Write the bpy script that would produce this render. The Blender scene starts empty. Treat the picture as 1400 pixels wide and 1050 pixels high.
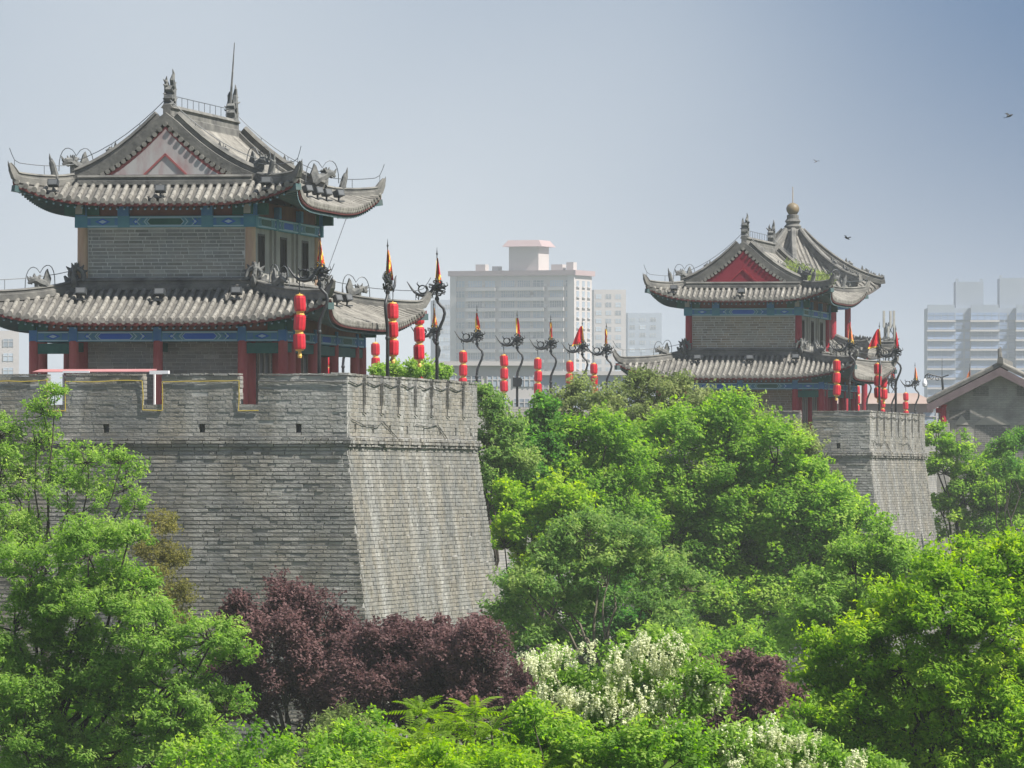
import bpy, math, random
import numpy as np
from mathutils import Vector, Matrix

random.seed(7)
rng = np.random.default_rng(11)
scene = bpy.context.scene
COL = scene.collection
R = math.radians

# ------------------------------------------------------------------ camera, sky, sun, exposure
CZ = 9.16                       # eye height above the ground (the photographer stands on a raised walk)
F = 10750.0                     # focal length in photo pixels (1400 wide)
TH = R(9.3)                     # the wall runs away from the camera at this angle
CT, ST = math.cos(TH), math.sin(TH)

cam_d = bpy.data.cameras.new('camera')
cam = bpy.data.objects.new('camera', cam_d)
COL.objects.link(cam)
cam.location = (0, 0, CZ)
cam.rotation_euler = (R(90), 0, 0)
cam_d.sensor_width = 36
cam_d.lens = 36 * F / 1400
cam_d.shift_y = 127 / 1400
cam_d.clip_start = 1
cam_d.clip_end = 20000
scene.camera = cam

SUN = Vector((0.60 * CT - 0.17 * ST, -0.60 * ST - 0.17 * CT, 0.80)).normalized()
world = bpy.data.worlds.new('World')
scene.world = world
world.use_nodes = True
wn = world.node_tree
wn.nodes.clear()
w_out = wn.nodes.new('ShaderNodeOutputWorld')
w_bg = wn.nodes.new('ShaderNodeBackground')
w_bg.inputs['Strength'].default_value = 0.1
sky = wn.nodes.new('ShaderNodeTexSky')
sky.sky_type = 'NISHITA'
sky.sun_disc = False
sky.sun_elevation = math.asin(SUN.z)
sky.sun_rotation = math.atan2(SUN.x, SUN.y)
sky.air_density = 1.0
sky.dust_density = 1.5
sky.ozone_density = 1.5
# high thin cloud veil: soft noise over the whole sky dome, denser and clearer in broad patches
w_co = wn.nodes.new('ShaderNodeTexCoord')
w_map = wn.nodes.new('ShaderNodeMapping')
w_map.inputs['Location'].default_value = (3.7105, 6.3215, 2.9374)
w_map.inputs['Scale'].default_value = (1.0, 1.0, 1.0)
w_noise = wn.nodes.new('ShaderNodeTexNoise')
w_noise.inputs['Scale'].default_value = 7.0
w_noise.inputs['Detail'].default_value = 2.0
w_noise.inputs['Roughness'].default_value = 0.3
w_ramp = wn.nodes.new('ShaderNodeValToRGB')
w_ramp.color_ramp.elements[0].position = 0.32
w_ramp.color_ramp.elements[0].color = (0, 0, 0, 1)
w_ramp.color_ramp.elements[1].position = 0.70
w_ramp.color_ramp.elements[1].color = (1, 1, 1, 1)
w_deep = wn.nodes.new('ShaderNodeMixRGB')          # clear blue between the veils, the sun's own glow kept
w_deep.inputs['Fac'].default_value = 0.90
w_deep.inputs[2].default_value = (0.06, 0.50, 1.42, 1)
w_mix = wn.nodes.new('ShaderNodeMixRGB')
w_mix.inputs[2].default_value = (3.08, 3.36, 3.64, 1)
wn.links.new(w_co.outputs['Generated'], w_map.inputs['Vector'])
wn.links.new(w_map.outputs['Vector'], w_noise.inputs['Vector'])
wn.links.new(w_noise.outputs['Fac'], w_ramp.inputs['Fac'])
wn.links.new(w_ramp.outputs['Color'], w_mix.inputs['Fac'])
wn.links.new(sky.outputs['Color'], w_deep.inputs[1])
wn.links.new(w_deep.outputs['Color'], w_mix.inputs[1])
wn.links.new(w_mix.outputs['Color'], w_bg.inputs['Color'])
wn.links.new(w_bg.outputs['Background'], w_out.inputs['Surface'])

sun_d = bpy.data.lights.new('sun', 'SUN')
sun_d.energy = 4.3
sun_d.angle = R(0.6)
sun_d.color = (1.0, 0.95, 0.87)
sun = bpy.data.objects.new('sun', sun_d)
COL.objects.link(sun)
sun.location = (60, 100, 120)
sun.rotation_euler = SUN.to_track_quat('Z', 'Y').to_euler()

vs = scene.view_settings
vs.view_transform = 'Standard'
vs.look = 'None'
vs.exposure = 1.10
vs.gamma = 1.0
vs.use_curve_mapping = False
scene.render.engine = 'CYCLES'
cy = scene.cycles
cy.max_bounces = 12
cy.diffuse_bounces = 8
cy.glossy_bounces = 2
cy.transmission_bounces = 8
cy.transparent_max_bounces = 4
cy.volume_bounces = 1
cy.use_denoising = True


# ------------------------------------------------------------------ helpers
def W(px, py, D):
    """photo pixel at depth D -> world point"""
    return Vector(((px - 700) * D / F, D, CZ + (652 - py) * D / F))


def SC(D):
    return F / D


class MB:
    """collects faces; build() links them as one mesh object"""

    def __init__(self):
        self.v, self.f, self.t, self.m = [], [], [], []

    def add(self, verts, faces, tone=0.5, mi=0):
        o = len(self.v)
        self.v.extend([tuple(p) for p in verts])
        for q in faces:
            self.f.append([i + o for i in q])
            self.t.append(tone)
            self.m.append(mi)

    def box(self, x0, x1, y0, y1, z0, z1, tone=0.5, mi=0):
        vs_ = [(x0, y0, z0), (x1, y0, z0), (x1, y1, z0), (x0, y1, z0), (x0, y0, z1), (x1, y0, z1), (x1, y1, z1), (x0, y1, z1)]
        self.add(vs_, [(0, 3, 2, 1), (4, 5, 6, 7), (0, 1, 5, 4), (1, 2, 6, 5), (2, 3, 7, 6), (3, 0, 4, 7)], tone, mi)

    def obox(self, c, ax, ay, az, tone=0.5, mi=0):
        """oriented box from centre and three half vectors"""
        c, ax, ay, az = map(Vector, (c, ax, ay, az))
        vs_ = [c - ax - ay - az, c + ax - ay - az, c + ax + ay - az, c - ax + ay - az, c - ax - ay + az, c + ax - ay + az, c + ax + ay + az, c - ax + ay + az]
        self.add(vs_, [(0, 3, 2, 1), (4, 5, 6, 7), (0, 1, 5, 4), (1, 2, 6, 5), (2, 3, 7, 6), (3, 0, 4, 7)], tone, mi)

    def tube(self, pts, r, n=8, tone=0.5, mi=0, cap=True):
        pts = [Vector(p) for p in pts]
        rs = r if isinstance(r, (list, tuple)) else [r] * len(pts)
        vs_, fs = [], []
        ref = None
        for i, p in enumerate(pts):
            d = (pts[min(i + 1, len(pts) - 1)] - pts[max(i - 1, 0)])
            if d.length < 1e-9:
                d = Vector((0, 0, 1))
            d.normalize()
            if ref is None:
                ref = Vector((1, 0, 0)) if abs(d.x) < 0.8 else Vector((0, 1, 0))
            a = (ref - d * ref.dot(d))
            if a.length < 1e-4:
                a = Vector((0, 1, 0)) - d * d.y
            a.normalize()
            ref = a
            b = d.cross(a)
            for k in range(n):
                an = 2 * math.pi * k / n
                vs_.append(p + (a * math.cos(an) + b * math.sin(an)) * rs[i])
        for i in range(len(pts) - 1):
            for k in range(n):
                k2 = (k + 1) % n
                fs.append((i * n + k, i * n + k2, (i + 1) * n + k2, (i + 1) * n + k))
        if cap:
            fs.append(tuple(range(n))[::-1])
            fs.append(tuple((len(pts) - 1) * n + k for k in range(n)))
        self.add(vs_, fs, tone, mi)

    def sweep(self, pts, prof, tone=0.5, mi=0, side=None):
        """sweep a closed (side, up) profile along pts with z kept up"""
        pts = [Vector(p) for p in pts]
        n = len(prof)
        vs_, fs = [], []
        for i, p in enumerate(pts):
            d = pts[min(i + 1, len(pts) - 1)] - pts[max(i - 1, 0)]
            s = Vector(side) if side else Vector((d.y, -d.x, 0)).normalized()
            dn = d.normalized()
            u = s.cross(dn)
            if u.z < 0:
                u = -u
            for a, b in prof:
                vs_.append(p + s * a + u * b)
        for i in range(len(pts) - 1):
            for k in range(n):
                k2 = (k + 1) % n
                fs.append((i * n + k, i * n + k2, (i + 1) * n + k2, (i + 1) * n + k))
        fs.append(tuple(range(n))[::-1])
        fs.append(tuple((len(pts) - 1) * n + k for k in range(n)))
        self.add(vs_, fs, tone, mi)

    def lathe(self, c, prof, n=16, tone=0.5, mi=0):
        c = Vector(c)
        vs_, fs = [], []
        for r, z in prof:
            for k in range(n):
                an = 2 * math.pi * k / n
                vs_.append(c + Vector((r * math.cos(an), r * math.sin(an), z)))
        for i in range(len(prof) - 1):
            for k in range(n):
                k2 = (k + 1) % n
                fs.append((i * n + k, i * n + k2, (i + 1) * n + k2, (i + 1) * n + k))
        fs.append(tuple(range(n))[::-1])
        fs.append(tuple((len(prof) - 1) * n + k for k in range(n)))
        self.add(vs_, fs, tone, mi)

    def extrude(self, outline, axis_pt, eu, ev, en, thick, tone=0.5, mi=0, taper=0.0):
        """outline in (u, v); extruded +-thick along en; taper narrows it with v"""
        P, eu, ev, en = Vector(axis_pt), Vector(eu), Vector(ev), Vector(en)
        n = len(outline)
        vmax = max(v for _, v in outline) or 1
        vs_ = []
        for sgn in (-1, 1):
            for u, v in outline:
                vs_.append(P + eu * u + ev * v + en * (sgn * thick * (1 - taper * v / vmax)))
        fs = [tuple(range(n))[::-1], tuple(range(n, 2 * n))]
        for k in range(n):
            k2 = (k + 1) % n
            fs.append((k, k2, n + k2, n + k))
        self.add(vs_, fs, tone, mi)

    def mesh(self, name, mats, smooth=False):
        me = bpy.data.meshes.new(name)
        me.from_pydata(self.v, [], self.f)
        for m in (mats if isinstance(mats, (list, tuple)) else [mats]):
            me.materials.append(m)
        if any(self.m):
            me.polygons.foreach_set('material_index', self.m)
        at = me.attributes.new('tone', 'FLOAT', 'FACE')
        at.data.foreach_set('value', self.t)
        if smooth:
            me.polygons.foreach_set('use_smooth', [True] * len(self.f))
        me.update()
        return me

    def build(self, name, mats, parent=None, smooth=False, kind=None, loc=None):
        return link(self.mesh(name, mats, smooth), name, parent, kind, loc)


def link(me, name, parent=None, kind=None, loc=None):
    o = bpy.data.objects.new(name, me)
    COL.objects.link(o)
    if parent is not None:
        o.parent = parent
    if kind:
        o['kind'] = kind
    if loc is not None:
        o.location = loc
    return o


def tag(o, label, cat, group=None):
    o['label'] = label
    o['category'] = cat
    if group:
        o['group'] = group
    return o


def thing(name, label, cat, loc, rz=0.0, group=None):
    o = bpy.data.objects.new(name, None)
    COL.objects.link(o)
    o.empty_display_size = 0.5
    o.location = loc
    o.rotation_euler = (0, 0, rz)
    return tag(o, label, cat, group)


def quads_mesh(name, V, tone, mat, smooth=False):
    """V (N,4,3) float array -> mesh of quads"""
    N = len(V)
    me = bpy.data.meshes.new(name)
    me.vertices.add(N * 4)
    me.vertices.foreach_set('co', np.ascontiguousarray(V, dtype=np.float32).ravel())
    me.loops.add(N * 4)
    me.loops.foreach_set('vertex_index', np.arange(N * 4, dtype=np.int32))
    me.polygons.add(N)
    me.polygons.foreach_set('loop_start', np.arange(0, N * 4, 4, dtype=np.int32))
    try:
        me.polygons.foreach_set('loop_total', np.full(N, 4, dtype=np.int32))
    except Exception:
        pass
    me.materials.append(mat)
    at = me.attributes.new('tone', 'FLOAT', 'FACE')
    at.data.foreach_set('value', np.asarray(tone, dtype=np.float32))
    me.update()
    me.validate()
    return me


def boxes_mesh(name, B, mat, open_side=None, jit=0.0):
    """B rows: cx cy cz hx hy hz tone -> one mesh of boxes; open_side leaves out the hidden back face"""
    B = np.asarray(B, dtype=np.float64)
    S = np.array([(-1, -1, -1), (1, -1, -1), (1, 1, -1), (-1, 1, -1), (-1, -1, 1), (1, -1, 1), (1, 1, 1), (-1, 1, 1)], float)
    V = B[:, None, 0:3] + S[None] * B[:, None, 3:6]
    if jit:
        V = V + rng.normal(0, jit, V.shape)
    faces = {'bottom': (0, 3, 2, 1), 'top': (4, 5, 6, 7), '-y': (0, 1, 5, 4), '+x': (1, 2, 6, 5), '+y': (2, 3, 7, 6), '-x': (3, 0, 4, 7)}
    use = [f for k, f in faces.items() if k != open_side]
    Q = np.stack([V[:, list(f)] for f in use], axis=1).reshape(-1, 4, 3)
    return quads_mesh(name, Q, np.repeat(B[:, 6], len(use)), mat)


# ------------------------------------------------------------------ materials
def new_mat(name):
    m = bpy.data.materials.new(name)
    m.use_nodes = True
    nt = m.node_tree
    return m, nt, nt.nodes['Principled BSDF']


def nd(nt, typ, **kw):
    n = nt.nodes.new(typ)
    for k, v in kw.items():
        if k.startswith('i_'):
            n.inputs[k[2:].replace('_', ' ')].default_value = v
        else:
            setattr(n, k, v)
    return n


def mat_simple(name, c1, c2=None, scale=3.0, rough=0.75, metal=0.0, bump=0.0, stretch=(1, 1, 1), tone=0.0, detail=5.0, contrast=(0.35, 0.65), spec=0.3, coords='Position'):
    """two colours mixed by world-space noise, brightness shifted by the face attribute 'tone'"""
    m, nt, bs = new_mat(name)
    L = nt.links.new
    if coords == 'Position':
        g = nd(nt, 'ShaderNodeNewGeometry')
        src = g.outputs['Position']
    else:
        g = nd(nt, 'ShaderNodeTexCoord')
        src = g.outputs['Object']
    mp = nd(nt, 'ShaderNodeMapping')
    mp.inputs['Scale'].default_value = stretch
    L(src, mp.inputs['Vector'])
    no = nd(nt, 'ShaderNodeTexNoise', i_Scale=scale, i_Detail=detail, i_Roughness=0.6)
    L(mp.outputs['Vector'], no.inputs['Vector'])
    ra = nd(nt, 'ShaderNodeValToRGB')
    ra.color_ramp.elements[0].position = contrast[0]
    ra.color_ramp.elements[1].position = contrast[1]
    ra.color_ramp.elements[0].color = (*c1, 1)
    ra.color_ramp.elements[1].color = (*(c2 or c1), 1)
    L(no.outputs['Fac'], ra.inputs['Fac'])
    col = ra.outputs['Color']
    if tone:
        at = nd(nt, 'ShaderNodeAttribute', attribute_name='tone')
        mr = nd(nt, 'ShaderNodeMapRange')
        mr.inputs['To Min'].default_value = 1 - tone
        mr.inputs['To Max'].default_value = 1 + tone
        L(at.outputs['Fac'], mr.inputs['Value'])
        mu = nd(nt, 'ShaderNodeVectorMath', operation='SCALE')
        L(col, mu.inputs[0])
        L(mr.outputs['Result'], mu.inputs['Scale'])
        col = mu.outputs['Vector']
    L(col, bs.inputs['Base Color'])
    bs.inputs['Roughness'].default_value = rough
    bs.inputs['Metallic'].default_value = metal
    bs.inputs['Specular IOR Level'].default_value = spec
    if bump:
        n2 = nd(nt, 'ShaderNodeTexNoise', i_Scale=scale * 6, i_Detail=4.0)
        L(mp.outputs['Vector'], n2.inputs['Vector'])
        bu = nd(nt, 'ShaderNodeBump', i_Strength=bump, i_Distance=0.03)
        L(n2.outputs['Fac'], bu.inputs['Height'])
        L(bu.outputs['Normal'], bs.inputs['Normal'])
    return m


def mat_brick(name, base, warm, stain, white, bump=0.5):
    """weathered grey brick: per-brick tone, warm patches, dark water stains and white salt bloom with shapes of their own"""
    m, nt, bs = new_mat(name)
    L = nt.links.new
    g = nd(nt, 'ShaderNodeNewGeometry')
    at = nd(nt, 'ShaderNodeAttribute', attribute_name='tone')

    def noise(scale, stretch=(1, 1, 1), lo=0.4, hi=0.6, detail=5.0, off=(0, 0, 0)):
        mp = nd(nt, 'ShaderNodeMapping')
        mp.inputs['Scale'].default_value = stretch
        mp.inputs['Location'].default_value = off
        L(g.outputs['Position'], mp.inputs['Vector'])
        no = nd(nt, 'ShaderNodeTexNoise', i_Scale=scale, i_Detail=detail, i_Roughness=0.62)
        L(mp.outputs['Vector'], no.inputs['Vector'])
        mr = nd(nt, 'ShaderNodeMapRange')
        mr.inputs['From Min'].default_value = lo
        mr.inputs['From Max'].default_value = hi
        L(no.outputs['Fac'], mr.inputs['Value'])
        return mr.outputs['Result'], no

    def mix(fac, a, b, amt=1.0):
        mx = nd(nt, 'ShaderNodeMixRGB')
        if amt != 1.0:
            mu = nd(nt, 'ShaderNodeMath', operation='MULTIPLY')
            mu.inputs[1].default_value = amt
            L(fac, mu.inputs[0])
            fac = mu.outputs[0]
        L(fac, mx.inputs['Fac'])
        for s, v in ((1, a), (2, b)):
            if isinstance(v, tuple):
                mx.inputs[s].default_value = (*v, 1)
            else:
                L(v, mx.inputs[s])
        return mx.outputs['Color']

    f1, _ = noise(0.9)
    c = mix(f1, base, warm)
    f2, _ = noise(0.50, (1, 1, 0.07), 0.50, 0.64, 6.0, (7.3, 0, 0))
    c = mix(f2, c, white, 0.62)
    f3, _ = noise(0.5, (1, 1, 0.16), 0.55, 0.72, 6.0, (0, 7.7, 2))
    c = mix(f3, c, stain, 0.6)
    f4, n4 = noise(9.0, (1, 1, 1.6), 0.35, 0.7)
    c = mix(f4, c, stain, 0.30)
    mr = nd(nt, 'ShaderNodeMapRange')
    mr.inputs['To Min'].default_value = 0.70
    mr.inputs['To Max'].default_value = 1.30
    L(at.outputs['Fac'], mr.inputs['Value'])
    mu = nd(nt, 'ShaderNodeVectorMath', operation='SCALE')
    L(c, mu.inputs[0])
    L(mr.outputs['Result'], mu.inputs['Scale'])
    L(mu.outputs['Vector'], bs.inputs['Base Color'])
    bs.inputs['Roughness'].default_value = 0.9
    bs.inputs['Specular IOR Level'].default_value = 0.15
    bu = nd(nt, 'ShaderNodeBump', i_Strength=bump, i_Distance=0.05)
    L(n4.outputs['Fac'], bu.inputs['Height'])
    L(bu.outputs['Normal'], bs.inputs['Normal'])
    return m


def mat_coursed(name, c1, c2, mortar, bw=0.4, bh=0.11, rot=None):
    """brick pattern for stretches too far or too hidden to lay one by one"""
    m, nt, bs = new_mat(name)
    L = nt.links.new
    tc = nd(nt, 'ShaderNodeTexCoord')
    sp = nd(nt, 'ShaderNodeSeparateXYZ')
    L(tc.outputs['Object'], sp.inputs[0])
    ad = nd(nt, 'ShaderNodeMath', operation='ADD')
    L(sp.outputs['X'], ad.inputs[0])
    L(sp.outputs['Y'], ad.inputs[1])
    cb = nd(nt, 'ShaderNodeCombineXYZ')
    L(ad.outputs[0], cb.inputs['X'])
    L(sp.outputs['Z'], cb.inputs['Y'])
    br = nd(nt, 'ShaderNodeTexBrick')
    br.inputs['Color1'].default_value = (*c1, 1)
    br.inputs['Color2'].default_value = (*c2, 1)
    br.inputs['Mortar'].default_value = (*mortar, 1)
    br.inputs['Scale'].default_value = 1.0
    br.inputs['Brick Width'].default_value = bw
    br.inputs['Row Height'].default_value = bh
    br.inputs['Mortar Size'].default_value = 0.012
    L(cb.outputs[0], br.inputs['Vector'])
    no = nd(nt, 'ShaderNodeTexNoise', i_Scale=1.3, i_Detail=6.0)
    L(tc.outputs['Object'], no.inputs['Vector'])
    mr = nd(nt, 'ShaderNodeMapRange')
    mr.inputs['From Min'].default_value = 0.3
    mr.inputs['From Max'].default_value = 0.7
    mr.inputs['To Min'].default_value = 0.7
    mr.inputs['To Max'].default_value = 1.25
    L(no.outputs['Fac'], mr.inputs['Value'])
    mu = nd(nt, 'ShaderNodeVectorMath', operation='SCALE')
    L(br.outputs['Color'], mu.inputs[0])
    L(mr.outputs['Result'], mu.inputs['Scale'])
    L(mu.outputs['Vector'], bs.inputs['Base Color'])
    bs.inputs['Roughness'].default_value = 0.9
    bu = nd(nt, 'ShaderNodeBump', i_Strength=0.6, i_Distance=0.02)
    L(br.outputs['Fac'], bu.inputs['Height'])
    bu.invert = True
    L(bu.outputs['Normal'], bs.inputs['Normal'])
    return m


def mat_leaf(name, dark, light, trans=0.60, rough=0.5, mid=None):
    m, nt, bs = new_mat(name)
    L = nt.links.new
    at = nd(nt, 'ShaderNodeAttribute', attribute_name='tone')
    g = nd(nt, 'ShaderNodeNewGeometry')
    no = nd(nt, 'ShaderNodeTexNoise', i_Scale=0.7, i_Detail=2.0)
    L(g.outputs['Position'], no.inputs['Vector'])
    ad = nd(nt, 'ShaderNodeMath', operation='ADD')
    L(at.outputs['Fac'], ad.inputs[0])
    sb = nd(nt, 'ShaderNodeMath', operation='MULTIPLY_ADD')
    sb.inputs[1].default_value = 1.2
    sb.inputs[2].default_value = -0.6
    L(no.outputs['Fac'], sb.inputs[0])
    L(sb.outputs[0], ad.inputs[1])
    ra = nd(nt, 'ShaderNodeValToRGB')
    ra.color_ramp.elements[0].position = 0.0
    ra.color_ramp.elements[1].position = 1.0
    ra.color_ramp.elements[0].color = (*dark, 1)
    ra.color_ramp.elements[1].color = (*light, 1)
    if mid:
        e = ra.color_ramp.elements.new(0.5)
        e.color = (*mid, 1)
    L(ad.outputs[0], ra.inputs['Fac'])
    L(ra.outputs['Color'], bs.inputs['Base Color'])
    bs.inputs['Roughness'].default_value = rough
    bs.inputs['Specular IOR Level'].default_value = 0.08
    tr = nd(nt, 'ShaderNodeBsdfTranslucent')
    hs = nd(nt, 'ShaderNodeHueSaturation')
    hs.inputs['Saturation'].default_value = 1.2
    hs.inputs['Value'].default_value = 1.5
    L(ra.outputs['Color'], hs.inputs['Color'])
    L(hs.outputs['Color'], tr.inputs['Color'])
    mx = nd(nt, 'ShaderNodeMixShader')
    mx.inputs['Fac'].default_value = trans
    L(bs.outputs[0], mx.inputs[1])
    L(tr.outputs[0], mx.inputs[2])
    L(mx.outputs[0], nt.nodes['Material Output'].inputs['Surface'])
    return m


def mat_pan(name, c1, c2):
    """pan tiles between the cover rows: fine overlap lines down the slope from the UV map"""
    m, nt, bs = new_mat(name)
    L = nt.links.new
    g = nd(nt, 'ShaderNodeNewGeometry')
    no = nd(nt, 'ShaderNodeTexNoise', i_Scale=2.5, i_Detail=6.0)
    L(g.outputs['Position'], no.inputs['Vector'])
    ra = nd(nt, 'ShaderNodeValToRGB')
    ra.color_ramp.elements[0].position = 0.3
    ra.color_ramp.elements[1].position = 0.7
    ra.color_ramp.elements[0].color = (*c1, 1)
    ra.color_ramp.elements[1].color = (*c2, 1)
    L(no.outputs['Fac'], ra.inputs['Fac'])
    uv = nd(nt, 'ShaderNodeUVMap', uv_map='UVMap')
    sp = nd(nt, 'ShaderNodeSeparateXYZ')
    L(uv.outputs['UV'], sp.inputs[0])
    fr = nd(nt, 'ShaderNodeMath', operation='MULTIPLY')
    fr.inputs[1].default_value = 1 / 0.09
    L(sp.outputs['Y'], fr.inputs[0])
    f2 = nd(nt, 'ShaderNodeMath', operation='FRACT')
    L(fr.outputs[0], f2.inputs[0])
    bu = nd(nt, 'ShaderNodeBump', i_Strength=1.0, i_Distance=0.03)
    L(f2.outputs[0], bu.inputs['Height'])
    L(bu.outputs['Normal'], bs.inputs['Normal'])
    L(ra.outputs['Color'], bs.inputs['Base Color'])
    bs.inputs['Roughness'].default_value = 0.85
    return m


M = {}
M['brick'] = mat_brick('grey_brick', (0.204, 0.203, 0.192), (0.255, 0.235, 0.198), (0.085, 0.09, 0.094), (0.42, 0.415, 0.395))
M['mortar'] = mat_simple('lime_mortar', (0.40, 0.395, 0.375), (0.27, 0.27, 0.26), scale=1.5, rough=0.95)
M['tower_brick'] = mat_brick('tower_brick', (0.25, 0.26, 0.255), (0.29, 0.28, 0.25), (0.12, 0.125, 0.125), (0.30, 0.30, 0.28), 0.25)
M['far_brick'] = mat_brick('brown_grey_brick', (0.28, 0.26, 0.225), (0.33, 0.27, 0.20), (0.12, 0.12, 0.115), (0.28, 0.26, 0.22), 0.25)
M['joint'] = mat_simple('brick_joint', (0.58, 0.58, 0.56), (0.46, 0.46, 0.44), scale=2.0, rough=0.95)
M['coursed'] = mat_coursed('coursed_brick', (0.19, 0.19, 0.185), (0.25, 0.235, 0.21), (0.13, 0.13, 0.125))
M['tile'] = mat_simple('grey_roof_tile', (0.130, 0.124, 0.112), (0.248, 0.238, 0.213), scale=2.2, rough=0.85, tone=0.18, bump=0.3)
M['pan'] = mat_pan('pan_tile', (0.085, 0.082, 0.076), (0.175, 0.168, 0.154))  # darker than the cover tiles: shade of the channels is in the colour
M['ridge'] = mat_simple('ridge_tile', (0.085, 0.085, 0.082), (0.185, 0.18, 0.165), scale=1.8, rough=0.85, tone=0.25, bump=0.4)  # dark from weathering, with the shade on the ridge fronts painted in
M['beast'] = mat_simple('beast_clay', (0.075, 0.08, 0.082), (0.18, 0.18, 0.172), scale=6, rough=0.85)
M['red_wood'] = mat_simple('red_wood', (0.28, 0.060, 0.062), (0.37, 0.105, 0.10), scale=2.5, rough=0.6, stretch=(1, 1, 0.3))
M['bright_red'] = mat_simple('fresh_red_paint', (0.25, 0.015, 0.03), (0.31, 0.025, 0.038), scale=2.5, rough=0.5)
M['faded_wood'] = mat_simple('faded_wood', (0.40, 0.27, 0.20), (0.52, 0.38, 0.26), scale=2.0, rough=0.8, stretch=(3, 3, 0.5))
M['fascia'] = mat_simple('fascia_red', (0.12, 0.028, 0.03), (0.18, 0.05, 0.045), scale=3, rough=0.7)
M['soffit'] = mat_simple('soffit_wood', (0.075, 0.085, 0.09), (0.12, 0.10, 0.09), scale=2, rough=0.8)
M['rafter'] = mat_simple('rafter_green', (0.04, 0.09, 0.095), (0.08, 0.11, 0.11), scale=4, rough=0.7)
M['rafter_end'] = mat_simple('rafter_end_paint', (0.20, 0.32, 0.36), rough=0.6)
M['blue'] = mat_simple('blue_paint', (0.045, 0.16, 0.38), (0.08, 0.22, 0.42), scale=3, rough=0.65)
M['deep_blue'] = mat_simple('deep_blue_paint', (0.022, 0.11, 0.48), (0.035, 0.14, 0.50), scale=3, rough=0.65)
M['teal'] = mat_simple('teal_paint', (0.06, 0.21, 0.30), (0.09, 0.26, 0.33), scale=3, rough=0.65)
M['green'] = mat_simple('green_paint', (0.015, 0.085, 0.075), (0.03, 0.12, 0.10), scale=3, rough=0.65)
M['pale_blue'] = mat_simple('pale_blue_line', (0.34, 0.50, 0.60), rough=0.65)
M['panel_red'] = mat_simple('panel_red', (0.13, 0.05, 0.045), (0.19, 0.08, 0.06), scale=3, rough=0.7)
M['pink_plaster'] = mat_simple('worn_plaster', (0.33, 0.245, 0.245), (0.40, 0.385, 0.38), scale=2.6, rough=0.9, stretch=(1, 1, 0.35), contrast=(0.36, 0.56))
M['gable_red'] = mat_simple('gable_red', (0.19, 0.010, 0.028), (0.23, 0.018, 0.035), scale=2, rough=0.7)
M['outline_red'] = mat_simple('outline_red', (0.30, 0.09, 0.09), rough=0.7)
M['stone'] = mat_simple('grey_plaster', (0.27, 0.265, 0.245), (0.35, 0.34, 0.31), scale=2, rough=0.9)
M['dark_glass'] = mat_simple('dark_opening', (0.02, 0.024, 0.028), (0.03, 0.036, 0.042), scale=3, rough=0.4)
M['frame'] = mat_simple('window_frame_wood', (0.06, 0.055, 0.05), (0.09, 0.08, 0.07), scale=4, rough=0.7)
M['paving'] = mat_simple('grey_paving', (0.24, 0.235, 0.22), (0.30, 0.29, 0.275), scale=1.2, rough=0.9)
M['black'] = mat_simple('black_iron', (0.016, 0.019, 0.022), (0.03, 0.033, 0.037), scale=9, rough=0.5, metal=0.0, spec=0.5)
M['wire'] = mat_simple('lightning_wire', (0.10, 0.11, 0.12), rough=0.5)
M['lantern'] = mat_simple('red_lantern', (0.44, 0.010, 0.024), (0.52, 0.016, 0.03), scale=6, rough=0.36, spec=0.6, tone=0.25)
M['gold'] = mat_simple('lantern_gold', (0.70, 0.40, 0.08), (0.80, 0.52, 0.14), scale=8, rough=0.4, spec=0.5)
M['flag_red'] = mat_simple('flag_red', (0.50, 0.012, 0.025), (0.58, 0.02, 0.03), scale=5, rough=0.8)
M['flag_yellow'] = mat_simple('flag_yellow', (0.80, 0.48, 0.04), (0.85, 0.58, 0.10), scale=5, rough=0.8)
M['flag_orange'] = mat_simple('flag_orange', (0.65, 0.17, 0.06), (0.72, 0.25, 0.10), scale=5, rough=0.8)
M['cable'] = mat_simple('yellow_cable', (0.33, 0.25, 0.04), (0.42, 0.32, 0.06), scale=3, rough=0.6)
M['old_cable'] = mat_simple('dark_cable', (0.05, 0.052, 0.05), (0.10, 0.10, 0.095), scale=3, rough=0.7)
M['canopy'] = mat_simple('pink_canopy', (0.36, 0.15, 0.155), (0.44, 0.22, 0.22), scale=1, rough=0.6)
M['white'] = mat_simple('white_paint', (0.72, 0.73, 0.75), (0.80, 0.80, 0.80), scale=1, rough=0.5)
M['lamp_grey'] = mat_simple('floodlight_housing', (0.035, 0.04, 0.045), (0.06, 0.065, 0.07), scale=4, rough=0.5)
M['lamp_glass'] = mat_simple('floodlight_glass', (0.12, 0.125, 0.13), rough=0.25)
M['ball_gold'] = mat_simple('old_gold', (0.20, 0.15, 0.085), (0.13, 0.115, 0.085), scale=2, rough=0.5, metal=0.0)
M['bark'] = mat_simple('bark', (0.035, 0.030, 0.026), (0.075, 0.062, 0.05), scale=5, rough=0.95, stretch=(1, 1, 0.3), bump=0.5)
M['pale_bark'] = mat_simple('pale_bark', (0.10, 0.085, 0.065), (0.17, 0.145, 0.115), scale=5, rough=0.95, stretch=(1, 1, 0.3))
M['ground'] = mat_simple('park_soil', (0.030, 0.058, 0.018), (0.060, 0.065, 0.030), scale=0.15, rough=0.95)
M['concrete'] = mat_simple('hazed_cream_render', (0.40, 0.365, 0.35), (0.45, 0.41, 0.395), scale=0.05, rough=0.85)  # far walls: paleness of the distance haze is mixed into the colour
M['conc_white'] = mat_simple('white_render', (0.45, 0.42, 0.41), (0.50, 0.47, 0.455), scale=0.05, rough=0.85)
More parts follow.
